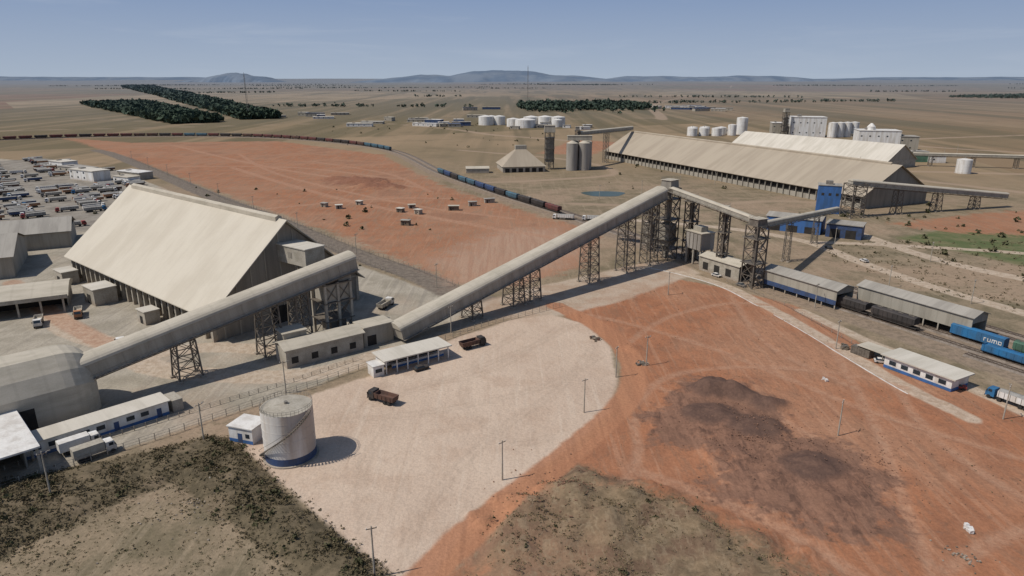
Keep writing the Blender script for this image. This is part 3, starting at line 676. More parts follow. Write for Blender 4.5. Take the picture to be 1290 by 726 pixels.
def railshed(x,y,ang,L,W,h,blue=True):
    b=B('rail_loading_shed',frame(x,y,ang)); b.box('side_wall',CLADX,0,L,0,.3,2.9,h); b.box('side_wall',CLADX,0,L,W-.3,W,.0,h)
    if blue: b.box('blue_panels',BLUED,0,L,-.06,-.01,1.6,3.4)
    for x_ in np.linspace(.3,L-.3,int(L/5)+1): b.box('columns',CONC,x_-.2,x_+.2,.02,.28,0,2.88)
    b.gable('roof',ROOFD,-.6,L+.6,0,W,h,h+1.4,.2,.5)
    b.poly('gable_end',CLAD,[(L-.1,0,h),(L-.1,W,h),(L-.1,W/2,h+1.3),(L-.1,W,5.6),(L-.1,0,5.6)],[(0,1,2),(4,3,1,0)]); b.done()
railshed(100,261.5,-60.5,33,9.5,7.2,True)
railshed(126,237.5,-61.5,40,8.5,7.8,False)
# --- second warehouse
angw=math.degrees(math.atan2(-.915,.403)); L2=311; W2=61
b=B('bulk_storage_warehouse',frame(96,714,angw))
b.gable('roof',ROOF2,-1,L2+1.5,0,W2,8.6,26.2,.3,1.2)
for x0 in(.2,L2-.6): b.prism('gable_wall',CLAD,[(.4,0),(W2-.4,0),(W2-.4,8.6),(W2/2,25.8),(.4,8.6)],x0,x0+.4)
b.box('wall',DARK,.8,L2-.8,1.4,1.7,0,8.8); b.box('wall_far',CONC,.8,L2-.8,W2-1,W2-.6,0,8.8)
for x_ in np.linspace(.6,L2-.6,53): b.box('columns',CLADX,x_-.25,x_+.25,-.1,.8,0,8.2)
b.box('edge_beam',CLADX,0,L2,-.05,.7,7.4,8.1); b.box('low_wall',CLADX,.5,L2-.5,.8,1.2,0,3.4)
b.prism('ridge_monitor',ROOF2,[(29.5,25.6),(29.5,27),(30.5,27.6),(31.5,27),(31.5,25.6)][::-1],6,L2-6); b.done()
a3=math.degrees(math.atan2(-.877,.48))
b=B('bulk_storage_warehouse',frame(250,794,a3)); b.gable('roof',ROOFL,-1,191,0,44,7,21,.3,1); b.box('walls',CONC,0,190,.5,43.5,0,7.1)
for x0 in(.2,189.4): b.prism('gable_wall',CLADX,[(.6,7.1),(43.4,7.1),(22,20.6)],x0,x0+.4)
b.done()
b=B('blue_process_tower',frame(188,418,-22)); b.box('walls',BLUE,0,13,0,10,0,17); b.box('roof',ROOFD,-.3,13.3,-.3,10.3,17,17.4); b.box('rooftop_unit',STEEL,4,8,3,7,17.4,19.5); 
for i in range(3): b.box('windows',DARK,2+i*4,3.6+i*4,-.05,.03,11,12.6)
b.done()
b=B('blue_machinery_building',frame(140,370,-33)); b.box('walls',BLUE,0,28,0,14,0,7.6); b.gable('roof',ROOFD,-.5,28.5,0,14,7.6,9,.2,.5)
for i in range(3): b.box('openings',DARK,2+i*9,7.4+i*9,-.06,.03,.1,3.6)
b.done()
b=B('blue_machinery_building',frame(165,352,-33)); b.box('walls',BLUED,0,17,0,12,0,7); b.box('roof',ROOFD,-.5,17.5,-.5,12.5,7,7.4); b.box('opening',DARK,2,7,-.06,.03,.1,4.5); b.box('opening',DARK,9.5,14.5,-.06,.03,.1,4.5); b.done()
lattice('steel_frame_tower',204,405,14,9,9,20,5,.5,.25)
gallery('conveyor_gallery',(200,404,19.5),(318,438,6),4,3.4,CLADX,ROOFG)
for t in(.3,.55,.8): lattice('conveyor_trestle',200+118*t,404+34*t,16,3.6,4,19.5-13.5*t-1.2,3,.35,.18,.2)
lattice('steel_frame_tower',250,452,14,10,10,18,4,.5,.25)
b=B('machinery_house',frame(244,446,14)); b.box('walls',CLADX,0,12,0,12,6,12); b.box('roof',ROOFD,-.4,12.4,-.4,12.4,12,12.3); b.done()
# --- silo group
b=B('grain_hopper_shed',frame(-8,604,10)); b.box('walls',CONC,0,38,0,34,0,5)
b.poly('roof',ROOF2,[(-1,-1,5),(39,-1,5),(39,35,5),(-1,35,5),(15,15,19),(23,15,19),(23,19,19),(15,19,19)],[(0,1,5,4),(1,2,6,5),(2,3,7,6),(3,0,4,7),(4,5,6,7)])
b.box('top_house',CLADX,14,24,14.5,19.5,18.5,22); 
for i in range(6): b.box('openings',DARK,2+i*6,6+i*6,-.06,.03,0,3.6)
b.done()
b=B('concrete_silos',frame(54,622,0))
for i,(x_,y_) in enumerate(((0,0),(11,2),(3,11),(14,13))):
    b.cyl('silo_shells',SILO,x_,y_,5.2,0,24,28); b.cyl('silo_caps',ROOFG,x_,y_,5.3,24,26,28,1.2)
b.box('headhouse',CLADX,-4,18,3,8,26,30); b.box('headhouse_roof',ROOFG,-4.3,18.3,2.7,8.3,30,30.3); b.done()
eltower('elevator_tower',34,630,0,8,8,33,10,9,6,.85,CLADX); eltower('elevator_tower',60,640,0,4,4,34,4,4,3)
gallery('conveyor_gallery',(62,640,30),(124,724,29),3.6,3.2)
lattice('conveyor_trestle',92,680,50,4,4,28,7,.35,.18)
b=B('low_shed',frame(-40,600,5)); b.box('walls',CONC,0,20,0,10,0,4); b.gable('roof',ROOFG,-.4,20.4,0,10,4,5.4,.2,.4); b.done()
# --- white processing plant
def tank(name,x,y,r,h,mat=WHITE,dome=.18,seg=32):
    b=B(name,frame(x,y,0)); b.cyl('shell',mat,0,0,r,0,h,seg); b.cyl('roof',WHITER,0,0,r+.05,h,h+r*dome,seg,.4); b.cyl('base',CONC,0,0,r+.6,-.2,.3,seg)
    b.cyl('vent',STEEL,0,0,.5,h+r*dome,h+r*dome+1,8)
    for k in range(3): b.cyl('rings',mat,0,0,r+.05,h*(k+1)/4,h*(k+1)/4+.15,seg)
    return b.done()
def plant(x,y,ang,L,W,h,mat=WHITE,rf=WHITER,rows=2,name='processing_plant'):
    b=B(name,frame(x,y,ang)); b.box('walls',mat,0,L,0,W,0,h); b.box('roof',rf,-.5,L+.5,-.5,W+.5,h,h+.5)
    n=int(L/9)
    for r in range(rows):
        for i in range(n): b.box('windows',GLASS,2+i*9,3.8+i*9,-.08,.05,h*(r+.4)/rows,h*(r+.4)/rows+1.4)
    b.box('rooftop_units',STEEL,L*.2,L*.3,W*.3,W*.6,h+.5,h+.5+h*.1); b.done()
plant(393,985,-12,46,30,27); plant(372,1000,-12,20,24,18,CLADX)
for i in range(4): tank('process_silo',447+i*12,975+4*i,6,20)
eltower('elevator_tower',384,985,0,7,7,34,7,7,5,.8,CLADX)
plant(398,800,-14,44,28,22); b=B('dome_hopper',frame(414,806,0)); b.cyl('drum',WHITE,0,0,4.5,22.5,26,24); b.cyl('cone',WHITER,0,0,4.7,26,30,24,1.0); b.done()
plant(440,790,-14,20,22,16,CLADX,ROOFD)
plant(395,684,-8,16,12,10,dirty('green_cladding',(.08,.16,.11),(.06,.11,.08)),ROOFD,1); plant(410,676,-8,14,10,7,WHITE,WHITER,1)
tank('storage_tank',394,600,6,12)
gallery('conveyor_gallery',(380,655,10),(620,590,10),3,2.6,CLADX,ROOFG)
for i in range(7): lattice('conveyor_trestle',395+i*34,651-i*9.2,-15,3.0,3.4,9,3,.3,.16)
plant(470,600,-10,34,12,6,WHITE,ROOFD,1,'warehouse_office')
for i,(x,y) in enumerate(((258,1000),(276,1004),(293,1000),(264,1022),(283,1026),(305,1018))): tank('fuel_tank',x,y,7.2,11)
tank('process_silo',337,1026,8,24); tank('process_silo',318,1010,6,15)
for i in range(7): plant(300+random.uniform(-40,260),930+random.uniform(-30,140),random.uniform(-20,10),random.uniform(14,34),random.uniform(9,16),random.uniform(4,8),random.choice([WHITE,CONC,CLADX]),random.choice([WHITER,ROOFD,ROOFL]),1,'service_building')
for x,y,r,h in((-46,1235,13,15),(-22,1240,10,15),(2,1195,11,13),(22,1172,17,13),(34,1235,14,14),(58,1225,13,15),(80,1215,12,15),(76,1185,9,12),(-38,1275,12,13)): tank('fuel_tank',x,y,r,h)
for i in range(8): plant(random.uniform(-70,120),random.uniform(1100,1290),random.uniform(-20,10),random.uniform(12,26),8,random.uniform(4,6),random.choice([WHITE,CONC]),random.choice([WHITER,ROOFD]),1,'service_building')
for i in range(38):
    k=random.choice([(-300,1300,1),(-210,1330,1),(-120,1250,1),(-80,1420,1),(420,1900,1.4),(480,1760,1.2),(-420,1500,1),(-60,1900,1.2)])
    plant(k[0]+random.gauss(0,45),k[1]+random.gauss(0,45),random.uniform(-25,15),random.uniform(14,46)*k[2],random.uniform(8,18),random.uniform(4,8),random.choice([WHITE,CONC,CLADX,BLUED]),random.choice([WHITER,ROOFD,ROOFL,BLUED,ROOFG]),1,'distant_building')
plant(-365,566,-30,34,14,8,WHITE,ROOFL,2,'office_building'); plant(-330,574,-30,30,12,5.5,CONC,WHITER,1,'office_building'); plant(-318,546,-30,20,10,5,WHITE,ROOFG,1,'office_building'); plant(-402,610,-30,40,12,5,CONC,ROOFD,1,'office_building')
plant(-430,640,-30,22,14,6,WHITE,ROOFL,1,'office_building')
for (x,y) in ((-124,438),(-112,430),(-103,446),(-72,420),(-60,414),(-66,432),(-28,440),(-18,452),(-63,380),(-40,425),(8,462)):
    b=B('site_cabin',frame(x,y,random.uniform(-40,20))); l=random.uniform(3.5,7); h=random.uniform(2.2,2.9); b.box('walls',random.choice([CONC,WOOD,CLADX]),0,l,0,3.0,0,h); b.box('roof',random.choice([ROOFD,ROOFL,ROOFG]),-.4,l+.4,-.5,3.5,h,h+.2); b.box('door',DARK,1,2,-.05,.03,0,2.0); b.box('window',GLASS,2.4,3.2,-.05,.03,1,1.8); b.done()
b=B('rail_yard_office',frame(112,191.5,-61)); b.box('walls',WHITE,6,25,-8.5,-.5,0,3.6); b.box('roof',ROOFL,5,26,-9.2,0,3.6,3.95); b.box('blue_band',BLUE,6,25,-8.56,-8.51,.05,.9)
for i in range(5): b.box('windows',GLASS,7.5+i*3.5,9.5+i*3.5,-8.56,-8.48,1.4,2.6)
b.box('lean_roof',ROOFG,-4,4.6,-7,-1.5,2.9,3.1)
for x_ in(-3.7,4.3):
    for y_ in(-6.7,-1.8): b.box('posts',STEEL,x_-.1,x_+.1,y_-.1,y_+.1,0,2.9)
b.box('end_band',BLUE,25.01,25.06,-8.4,-.6,.05,.9); b.done()
# ------------------------------------------------------------------ railway
def ribbon(name,pts,w,z,mat,part='surface'):
    V=[];F=[];pts=np.array(pts)
    t=np.gradient(pts,axis=0); t/=np.linalg.norm(t,axis=1,keepdims=True); n=np.stack([-t[:,1],t[:,0]],1)
    for p,q in zip(pts,n): V+= [(p[0]-q[0]*w*.75,p[1]-q[1]*w*.75,-.05),(p[0]-q[0]*w/2,p[1]-q[1]*w/2,z),(p[0]+q[0]*w/2,p[1]+q[1]*w/2,z),(p[0]+q[0]*w*.75,p[1]+q[1]*w*.75,-.05)]
    for i in range(len(pts)-1):
        for k in range(3): F.append((4*i+k,4*i+k+1,4*i+5+k,4*i+4+k))
    b=B(name); b.poly(part,mat,V,F); return b
def track(pts):
    b=ribbon('railway_track',pts,3.0,.3,BALLAST,'ballast')
    for s_ in(-.8,.8):
        o=offset(pts,s_)
        for i in range(len(o)-1): b.beam('rails',RAILM,(o[i][0],o[i][1],.5),(o[i+1][0],o[i+1][1],.5),.16,.2)
    seg=np.linalg.norm(np.diff(pts,axis=0),axis=1); cum=np.concatenate([[0],np.cumsum(seg)]); s_=0
    while s_<cum[-1]:
        x=np.interp(s_,cum,pts[:,0]);y=np.interp(s_,cum,pts[:,1])
        if y<330 and y>60:
            x2=np.interp(s_+.5,cum,pts[:,0])-x;y2=np.interp(s_+.5,cum,pts[:,1])-y; l=math.hypot(x2,y2)+1e-9; nxx,nyy=-y2/l,x2/l
            b.beam('sleepers',WOOD,(x-nxx*1.3,y-nyy*1.3,.33),(x+nxx*1.3,y+nyy*1.3,.33),.28,.16); s_+=1.4
        else: s_+=10
    b.done(); return pts,cum
RA=track(RC); RCb=offset(RC,7.0); RB=track(RCb)
k0=next(i for i,p in enumerate(RC) if p[1]<300 and p[0]>60)
RCt=track(offset(RC,-5.0)[k0+30:]); RCu=track(offset(RC,20.0)[k0+4:]); RCv=track(offset(RC,25.5)[k0+10:])
def wagon(kind,mat,L=16.5):
    b=B('freight_wagon')
    b.box('frame',BOGIE,-L/2,L/2,-1.2,1.2,1.0,1.3)
    for sx in(-1,1):
        for dx_ in(-.95,.95):
            for sy in(-.8,.8): b.wheel('wheels',BOGIE,sx*(L/2-2.4)+dx_,sy,1.0,.45,.16,12)
        b.box('bogies',BOGIE,sx*(L/2-2.4)-1.5,sx*(L/2-2.4)+1.5,-1.05,1.05,.75,1.0)
        b.beam('couplers',BOGIE,(sx*L/2,0,1.15),(sx*(L/2+.5),0,1.15),.25)
    if kind=='hopper':
        b.box('body',mat,-L/2+.6,L/2-.6,-1.5,1.5,2.3,4.2)
        b.poly('slopes',mat,[(-L/2+2.8,-1.1,1.31),(L/2-2.8,-1.1,1.31),(L/2-2.8,1.1,1.31),(-L/2+2.8,1.1,1.31),(-L/2+.6,-1.5,2.3),(L/2-.6,-1.5,2.3),(L/2-.6,1.5,2.3),(-L/2+.6,1.5,2.3)],[(0,1,5,4),(1,2,6,5),(2,3,7,6),(3,0,4,7)])
        b.prism('roof',mat,[(-1.52,4.2),(-1.2,4.55),(0,4.75),(1.2,4.55),(1.52,4.2)][::-1],-L/2+.6,L/2-.6)
        for i in range(9): 
            x=-L/2+1.4+i*(L-2.8)/8
            for sy in(-1,1): b.box('ribs',mat,x-.08,x+.08,sy*1.5 if sy>0 else -1.62,1.62 if sy>0 else -1.5,2.0,4.2)
        for i in range(4): x=-L/2+2.6+i*(L-5.2)/3; b.box('hatches',STEELD,x-.9,x+.9,-.35,.35,4.7,4.86)
    elif kind=='open':
        b.box('floor',mat,-L/2+.3,L/2-.3,-1.45,1.45,1.3,1.5)
        for sy in(-1,1): b.box('sides',mat,-L/2+.3,L/2-.3,sy*1.45-.06,sy*1.45+.06,1.5,3.2)
        for sx in(-1,1): b.box('ends',mat,sx*(L/2-.36)-.06,sx*(L/2-.36)+.06,-1.38,1.38,1.5,3.2)
        b.box('load',mat,-L/2+.5,L/2-.5,-1.3,1.3,1.5,2.9)
        for i in range(8):
            x=-L/2+1+i*(L-2)/7
            for sy in(-1,1): b.box('ribs',mat,x-.07,x+.07,sy*1.57-.05,sy*1.57+.05,1.3,3.2)
    elif kind=='box':
        b.box('body',mat,-L/2+.3,L/2-.3,-1.5,1.5,1.3,4.1); b.prism('roof',mat,[(-1.55,4.1),(0,4.4),(1.55,4.1)][::-1],-L/2+.25,L/2-.25)
        b.box('door',mat,-1.4,1.4,-1.6,-1.5,1.4,3.9)
        def let(x,segs):
            for (a0,b0,a1,b1) in segs: b.box('white_lettering',WHITE,x+a0,x+a1,-1.55,-1.503,2.0+b0,2.0+b1)
        let(2.2,[(0,0,.25,1.1),(.25,.85,.7,1.1)]); let(3.3,[(0,0,.25,1.1),(.25,0,.75,.25),(.75,0,1.0,1.1)]); let(4.6,[(0,0,.22,1.1),(.22,.85,1.3,1.1),(.6,0,.82,.85),(1.3,0,1.5,1.1)]); let(6.4,[(0,0,.25,1.1),(.25,0,.8,.25),(.25,.85,.8,1.1),(.8,0,1.0,1.1)])
        for i in range(4):
            x=-L/2+.8+i*1.6; b.box('ribs',mat,x-.06,x+.06,-1.58,-1.5,1.3,4.1)
    return b.done(True)
WG={}
def getw(kind,mat):
    k=(kind,mat.name)
    if k not in WG:
        o=wagon(kind,mat); me_=o.data; bpy.data.objects.remove(o); WG[k]=me_
    return WG[k]
def put(tr,s_,kind,mat):
    pts,cum=tr
    x=np.interp(s_,cum,pts[:,0]);y=np.interp(s_,cum,pts[:,1]);x2=np.interp(s_+8,cum,pts[:,0]);y2=np.interp(s_+8,cum,pts[:,1]);x1=np.interp(s_-8,cum,pts[:,0]);y1=np.interp(s_-8,cum,pts[:,1])
    o=bpy.data.objects.new('freight_wagon',getw(kind,mat)); COL.objects.link(o); o.matrix_world=frame(x,y,math.degrees(math.atan2(y2-y1,x2-x1)),.15)
def s_at(tr,x,y):
    d=np.hypot(tr[0][:,0]-x,tr[0][:,1]-y); return tr[1][int(np.argmin(d))]
s0=s_at(RA,-1000,640);s1=s_at(RA,-141,794); s_=s0
while s_<s1+10:
    put(RA,s_,'hopper',TEAL if s_>s1-60 or random.random()<.12 else random.choice([REDW,REDW,RUST,BLACKW])); s_+=17.6
s_=s_at(RA,-62,598);s1=s_at(RA,27,418)
while s_<s1:
    put(RA,s_,'hopper',random.choice([TEAL,TEAL,BLACKW,BLUED]) if s_<s1-50 else random.choice([REDW,BLACKW])); s_+=17.6
base=s_at(RA,124,228)
for k,(kind,mat) in enumerate([('hopper',RUST),('hopper',BLACKW),('hopper',BLACKW)]): put(RA,base-4+k*17.4-17.4,kind,mat)
put(RA,base+50,'open',BLUEW)
for k in range(3): put(RA,base+68+k*17.4,'open',BLACKW)
bb=s_at(RB,146,200)
put(RB,bb,'box',BLUEW); put(RB,bb+18,'hopper',GREENW); put(RB,bb+36,'hopper',GREENW); put(RB,bb+54,'hopper',RUST)
# ------------------------------------------------------------------ vehicles
def truckmesh(kind,cab,bed):
    b=B('truck')
    b.box('chassis',BOGIE,-4.2 if kind!='semi' else -6.5,3.9,-.45,.45,.75,1.0)
    b.poly('cab',cab,[(1.9,-1.2,.7),(4.0,-1.2,.7),(4.0,1.2,.7),(1.9,1.2,.7),(1.9,-1.2,2.9),(3.55,-1.1,2.9),(3.55,1.1,2.9),(1.9,1.2,2.9),(4.05,-1.2,1.8),(4.05,1.2,1.8)],[(0,3,2,1),(0,1,8,5,4),(3,7,6,9,2),(1,2,9,8),(8,9,6,5),(4,5,6,7),(0,4,7,3)])
    b.poly('windscreen',GLASS,[(4.03,-1.0,1.95),(4.03,1.0,1.95),(3.63,.95,2.75),(3.63,-.95,2.75)],[(0,1,2,3)])
    for sy in(-1,1): b.box('side_window',GLASS,2.5,3.4,sy*1.2-.02,sy*1.2+.02,1.9,2.6)
    b.box('bumper',BOGIE,4.0,4.15,-1.15,1.15,.5,.85)
    for sy in(-1,1): b.beam('mirrors',BOGIE,(3.7,sy*1.25,2.2),(3.7,sy*1.5,2.2),.12,.5)
    xsw=[3.1,-1.6,-2.9] if kind!='semi' else [3.1,.7,-4.2,-5.4,-6.6]
    for x in xsw:
        for sy in(-1,1): b.wheel('wheels',RUBBER,x,sy*1.02,.52,.52,.4)
    if kind=='dump':
        b.poly('dump_bed',bed,[(-4.3,-1.15,1.1),(1.6,-1.15,1.1),(1.6,1.15,1.1),(-4.3,1.15,1.1),(-4.6,-1.3,2.5),(1.7,-1.3,2.5),(1.7,1.3,2.5),(-4.6,1.3,2.5),(-4.4,-1.15,2.48),(1.55,-1.15,2.48),(1.55,1.15,2.48),(-4.4,1.15,2.48),(-4.1,-1.0,1.6),(1.4,-1.0,1.6),(1.4,1.0,1.6),(-4.1,1.0,1.6)],
         [(0,3,2,1),(0,1,5,4),(1,2,6,5),(2,3,7,6),(3,0,4,7),(4,5,9,8),(5,6,10,9),(6,7,11,10),(7,4,8,11),(8,9,13,12),(9,10,14,13),(10,11,15,14),(11,8,12,15),(12,13,14,15)])
        for x in(-3.6,-2.2,-.8,.6):
            for sy in(-1,1): b.box('bed_ribs',bed,x-.06,x+.06,sy*1.3-.05,sy*1.3+.05,1.1,2.45)
    elif kind=='semi':
        b.box('trailer',bed,-8.6,1.2,-1.28,1.28,1.25,2.9); b.prism('tarp',TARP,[(-1.3,2.9),(0,3.25),(1.3,2.9)][::-1],-8.6,1.2)
        for i in range(8):
            for sy in(-1,1): b.box('posts',STEELD,-8.3+i*1.3,-8.2+i*1.3,sy*1.3-.03,sy*1.3+.03,1.2,2.9)
    elif kind=='box':
        b.box('cargo_box',bed,-4.4,1.7,-1.25,1.25,1.1,3.3)
    return b
def carmesh(col):
    b=B('parked_car')
    b.prism('body',col,[(-.88,.35),(-.9,.95),(.9,.95),(.88,.35)],-2.1,2.1); b.taper('cabin',GLASS,-1.7,1.1,-.82,.82,.95,1.4,.35,.6,.12); b.box('roof',col,-1.3,.45,-.7,.7,1.4,1.46); b.box('bumpers',BOGIE,2.1,2.18,-.8,.8,.4,.6); b.box('bumpers',BOGIE,-2.18,-2.1,-.8,.8,.4,.6)
    for x in(-1.3,1.3):
        for sy in(-1,1): b.wheel('wheels',RUBBER,x,sy*.82,.32,.32,.2)
    for sy in(-1,1): b.box('headlights',WHITE,2.1,2.13,sy*.6-.18,sy*.6+.18,.62,.78)
    return b
def once(b,M,name=None):
    if name: b.n=name
    b.M=M; return b.done()
once(truckmesh('dump',BLACKW,RUST),frame(-33.5,160,150),'dump_truck')
once(truckmesh('dump',BLACKW,RUST),frame(-12,197.5,35),'dump_truck')
once(truckmesh('dump',WHITE,CONC),frame(-46,236,70),'dump_truck'); 
once(truckmesh('box',WHITE,WHITER),frame(-97,136.5,46),'box_truck'); once(truckmesh('box',WHITE,CONC),frame(-92,133.5,46),'box_truck')
once(truckmesh('dump',WHITE,CONC),frame(-160,217,-60),'dump_truck'); once(truckmesh('dump',ORANGE,CONC),frame(-152,226,-60),'dump_truck')
once(truckmesh('semi',WHITE,CONC),frame(-120,196,130),'articulated_truck'); once(truckmesh('semi',REDP,ORANGE),frame(-137,243,130),'articulated_truck')
once(truckmesh('semi',BLUEW,WHITE),frame(127,160,120),'articulated_truck'); once(truckmesh('semi',WHITE,REDP),frame(132,152,120),'articulated_truck')
once(truckmesh('semi',WHITE,WHITER),frame(28,398,165),'articulated_truck'); once(truckmesh('semi',WHITE,WHITER),frame(45,394,170),'articulated_truck')
for c_,x,y,a_ in((WHITE,114,177,-20),(WHITE,117,173.5,-20),(STEEL,111,180,-20),(BLACKW,-26,180,35),(WHITE,108.5,185,-20),(WHITE,86,276,-60),(STEEL,92,262,-65),(WHITE,160,300,100),(BLACKW,155,325,100),(REDP,120,168,-25)): once(carmesh(c_),frame(x,y,a_))
tm=[]
for c_,bd in ((WHITE,ORANGE),(WHITE,CONC),(REDP,TARP),(WHITE,BLUED),(ORANGE,WOOD),(WHITE,WHITER),(STEEL,CONC),(WHITE,RUST),(BLACKW,ORANGE),(BLUEW,TARP)):
    o=truckmesh('semi',c_,bd).done(True); tm.append(o.data); bpy.data.objects.remove(o)
ax=np.array([.64,-.77]); bx=np.array([.77,.64]); yp=ZP['yard']
for r in range(-6,14):
    for c_ in range(-55,60):
        p=np.array([-370.,530.])+bx*r*(-19.)+ax*c_*5.6
        if random.random()<.2 or (r%4==0 and random.random()<.8) or (c_%14<3 and random.random()<.8): continue
        if sdf_poly(np.array([p[0]]),np.array([p[1]]),yp)[0]<6: continue
        if np.hypot(p[0]+345,p[1]-566)<44: continue
        if p[0]/p[1]<-.86: continue
        o=bpy.data.objects.new('parked_truck',random.choice(tm)); COL.objects.link(o); o.matrix_world=frame(p[0]+random.uniform(-.8,.8),p[1]+random.uniform(-1.5,1.5),40+random.uniform(-4,4)+(180 if random.random()<.5 else 0))
# ------------------------------------------------------------------ poles, fences, masts, debris
def pole(x,y,h=9.5,lamp=True):
    b=B('utility_pole',frame(x,y,random.uniform(20,60),float(ground_h(x,y)))); b.cyl('shaft',CONC,0,0,.19,-.4,h,10,.11)
    b.beam('crossarm',WOOD,(-.9,0,h-.5),(.9,0,h-.5),.12); [b.cyl('insulators',WHITE,sx,0,.06,h-.44,h-.2,6) for sx in(-.8,0,.8)]
    if lamp: b.beam('lamp_arm',STEEL,(0,0,h-.8),(1.1,.4,h-.4),.07); b.taper('lamp_head',STEEL,.9,1.5,.3,.6,h-.48,h-.34,.05,.05,.03)
    b.done()
for i,(x,y) in enumerate(((-2,124),(18,154),(76,142),(-23,95),(29,175),(39,183),(-71,140),(-92,118),(100,196),(120,150),(60,250),(-60,165),(-20,210),(8,240),(110,235),(150,260),(170,240),(190,300),(160,330))): pole(x,y,9.3,i>4)
for t in np.linspace(0,1,9): pole(-380+t*350,690-t*430,10)
for i in range(14): pole(60+i*33,470+i*22+random.uniform(-5,5),10)
def mast(x,y,h,w=1.6):
    b=B('radio_mast',frame(x,y,10)); n=int(h/5)
    for k in range(3):
        a=k*2.094; b.beam('legs',STEEL,(w*math.cos(a),w*math.sin(a),0),(w*.4*math.cos(a),w*.4*math.sin(a),h),.3)
    for i in range(n):
        k0=1-.6*i/n;k1=1-.6*(i+1)/n
        for k in range(3):
            a=k*2.094;c_=(k+1)*2.094; b.beam('lacing',STEEL,(w*k0*math.cos(a),w*k0*math.sin(a),h*i/n),(w*k1*math.cos(c_),w*k1*math.sin(c_),h*(i+1)/n),.18)
    b.cyl('antenna',STEELD,0,0,.25,h,h+4,6); b.done()
mast(-534,1424,86,2.4); mast(52,2329,115,3.2)
def fence(pts,h=1.8,step=3,name='perimeter_fence',mat=STEEL):
    b=B(name); pts=[Vector((p[0],p[1],0)) for p in pts]
    for a,c_ in zip(pts[:-1],pts[1:]):
        L_=(c_-a).length;n=max(1,int(L_/step))
        for i in range(n):
            q=a.lerp(c_,i/n); b.beam('posts',CONC,(q.x,q.y,-.2),(q.x,q.y,h),.14)
        for z in (h*.3,h*.62,h-.06): b.beam('rails',mat,(a.x,a.y,z),(c_.x,c_.y,z),.05)
    b.done()
fence([(-106,118),(-80,142.5),(-66,157),(-53,170),(-37,187)],1.9); fence([(-30,194),(-8,217),(20,238)],1.9)
fence([(-110,126),(-84,150),(-60,172),(-45,188)],1.2,2.5,'guard_rail')
fence([(-200,470),(-140,404),(-76,324),(-40,284),(-16,254)],2.2,4); fence([(-196,455),(-138,390),(-80,312),(-46,274)],2.2,4)
fence([(-400,720),(-200,470)],2.2,6)
fence([(88,268),(100,238),(105,210),(110,180)],1.2,5,'guard_rail')
for pts,w in PATHS[:1]:
    c_=catmull(pts,6)
    for o in(-w-.2,):
        q=offset(c_,o); b=B('kerb')
        for i in range(len(q)-1): b.beam('kerbstones',WHITER,(q[i][0],q[i][1],.05),(q[i+1][0],q[i+1][1],.05),.3,.25)
        b.done()
def rubble(name,x,y,r,n,mats,smin=.2,smax=.9):
    b=B(name)
    for i in range(n):
        a=random.uniform(0,6.28);d=abs(random.gauss(0,r*.5));s_=random.uniform(smin,smax);cx,cy=x+d*math.cos(a),y+d*math.sin(a); m_=random.choice(mats); gz=float(ground_h(cx,cy))
        V=[(cx+random.uniform(.6,1)*s_*dx_/2,cy+random.uniform(.6,1)*s_*dy_/2,gz+max(-.1,random.uniform(.6,1)*s_*dz_*.8)) for dx_ in(-1,1) for dy_ in(-1,1) for dz_ in(0,1)]
        b.poly('pieces_'+m_.name,m_,V,[(0,1,3,2),(4,6,7,5),(0,4,5,1),(2,3,7,6),(0,2,6,4),(1,5,7,3)])
    b.done()
rubble('debris_pile',27,204,2.2,50,[WOOD,CONC,STEELD,RUST]); rubble('debris_pile',38,184,2.5,50,[WOOD,CONC,STEELD]); rubble('sand_bags',84,107,1.4,22,[WHITE],.5,1.0)
rubble('concrete_rubble',86,172,.8,5,[WHITE],.5,.9); rubble('debris_pile',106,96,2,30,[WOOD,CONC]); rubble('debris_pile',79,100,5,50,[CONC,WOOD],.15,.4)
SOILR=dirty('soil_clods',(.26,.14,.09),(.17,.095,.062),1,.95)
rubble('soil_clods',55,140,24,420,[SOILR],.1,.35); rubble('soil_clods',10,118,14,300,[SOILR],.1,.35); rubble('loose_stones',-62,116,14,90,[CONC,BALLAST],.12,.35); rubble('soil_clods',80,130,34,260,[SOILR],.1,.3)
rubble('pallet_stack',103,196,1.5,24,[STEELD,WOOD],.6,1.6)
b=B('scrap_container',frame(103,193,-60)); b.box('shell',STEELD,0,6,0,2.4,.1,2.4); [b.box('ribs',STEELD,.4+i*.8,.5+i*.8,-.06,0,.1,2.4) for i in range(7)]; b.done()
b=B('retention_pond'); m,nt,bs=nodes_of('pond_water'); bs.inputs['Base Color'].default_value=(.045,.065,.045,1); bs.inputs['Roughness'].default_value=.3
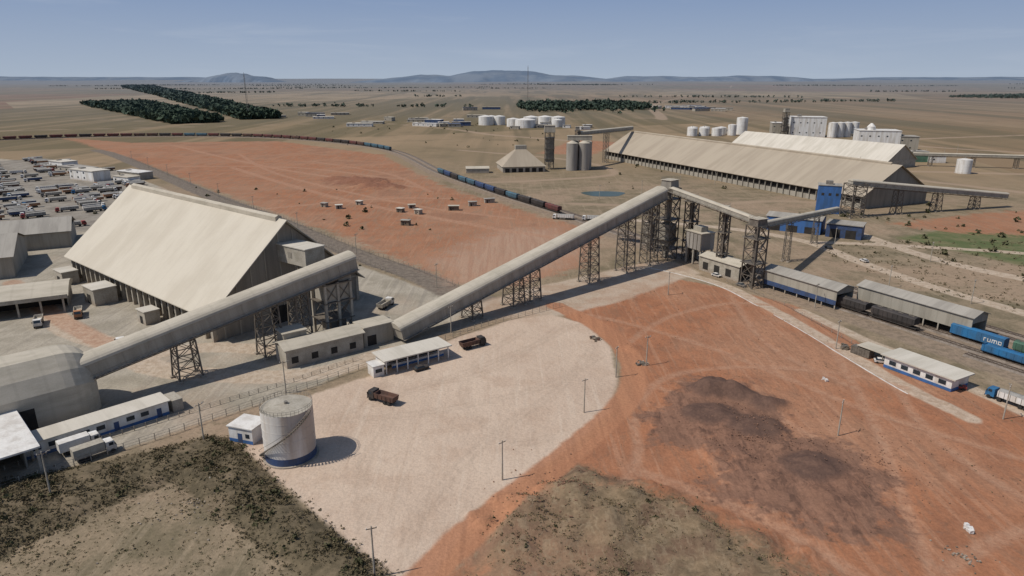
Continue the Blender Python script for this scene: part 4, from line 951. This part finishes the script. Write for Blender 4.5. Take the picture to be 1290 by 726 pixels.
V=[(66+15*math.cos(a)*(1+.15*math.sin(3*a)),490+13*math.sin(a)*(1+.1*math.cos(2*a)),.05) for a in np.linspace(0,6.283,30,endpoint=False)]
b.poly('water',m,V,[tuple(range(30))]); b.done()
# ------------------------------------------------------------------ light, sky, camera
sd=Vector((-.95,-.31,0)).normalized(); el=math.radians(54); az=math.atan2(sd.x,sd.y)
sun=bpy.data.lights.new('sun','SUN'); sun.energy=3.75; sun.angle=math.radians(.5); sun.color=(1,.955,.885)
so=bpy.data.objects.new('sun',sun); COL.objects.link(so)
dv=Vector((sd.x*math.cos(el),sd.y*math.cos(el),math.sin(el))); so.rotation_euler=dv.to_track_quat('Z','Y').to_euler(); so.location=dv*300
w=bpy.data.worlds.new('World'); scene.world=w; w.use_nodes=True; nt=w.node_tree; T=NT(nt)
sky=nt.nodes.new('ShaderNodeTexSky'); sky.sky_type='NISHITA'; sky.sun_disc=False; sky.sun_elevation=el; sky.sun_rotation=az%(2*math.pi); sky.air_density=1.0; sky.dust_density=1.0; sky.ozone_density=2.0; sky.altitude=400
tc=nt.nodes.new('ShaderNodeTexCoord').outputs['Generated']; sp=nt.nodes.new('ShaderNodeSeparateXYZ'); T.lk(tc,sp.inputs[0])
hazecol=T.mix(T.rng(sp.outputs[2],0.0,.125,0,1,False),(3.8,4.5,5.5),(2.0,2.9,4.75))
cl=T.rng(T.noise(T.mapping(tc,(2.5,2.5,26)),1.5,5,.6,.4),.5,.75,0,.3)
hazecol=T.mix(cl,hazecol,(4.4,5.0,6.0))
fin=T.mix(T.rng(sp.outputs[2],.10,.45,1,0),sky.outputs[0],hazecol)
bg=nt.nodes['Background']; bg.inputs[1].default_value=.1; T.lk(fin,bg.inputs[0])
cam=bpy.data.cameras.new('camera'); cam.lens=24; cam.sensor_width=36; cam.clip_end=90000; cam.clip_start=.5
co_=bpy.data.objects.new('camera',cam); COL.objects.link(co_); co_.location=(0,0,80); co_.rotation_euler=(math.pi/2-math.atan(265/860),0,0); scene.camera=co_
scene.view_settings.view_transform='Standard'; scene.view_settings.look='None'; scene.view_settings.exposure=0
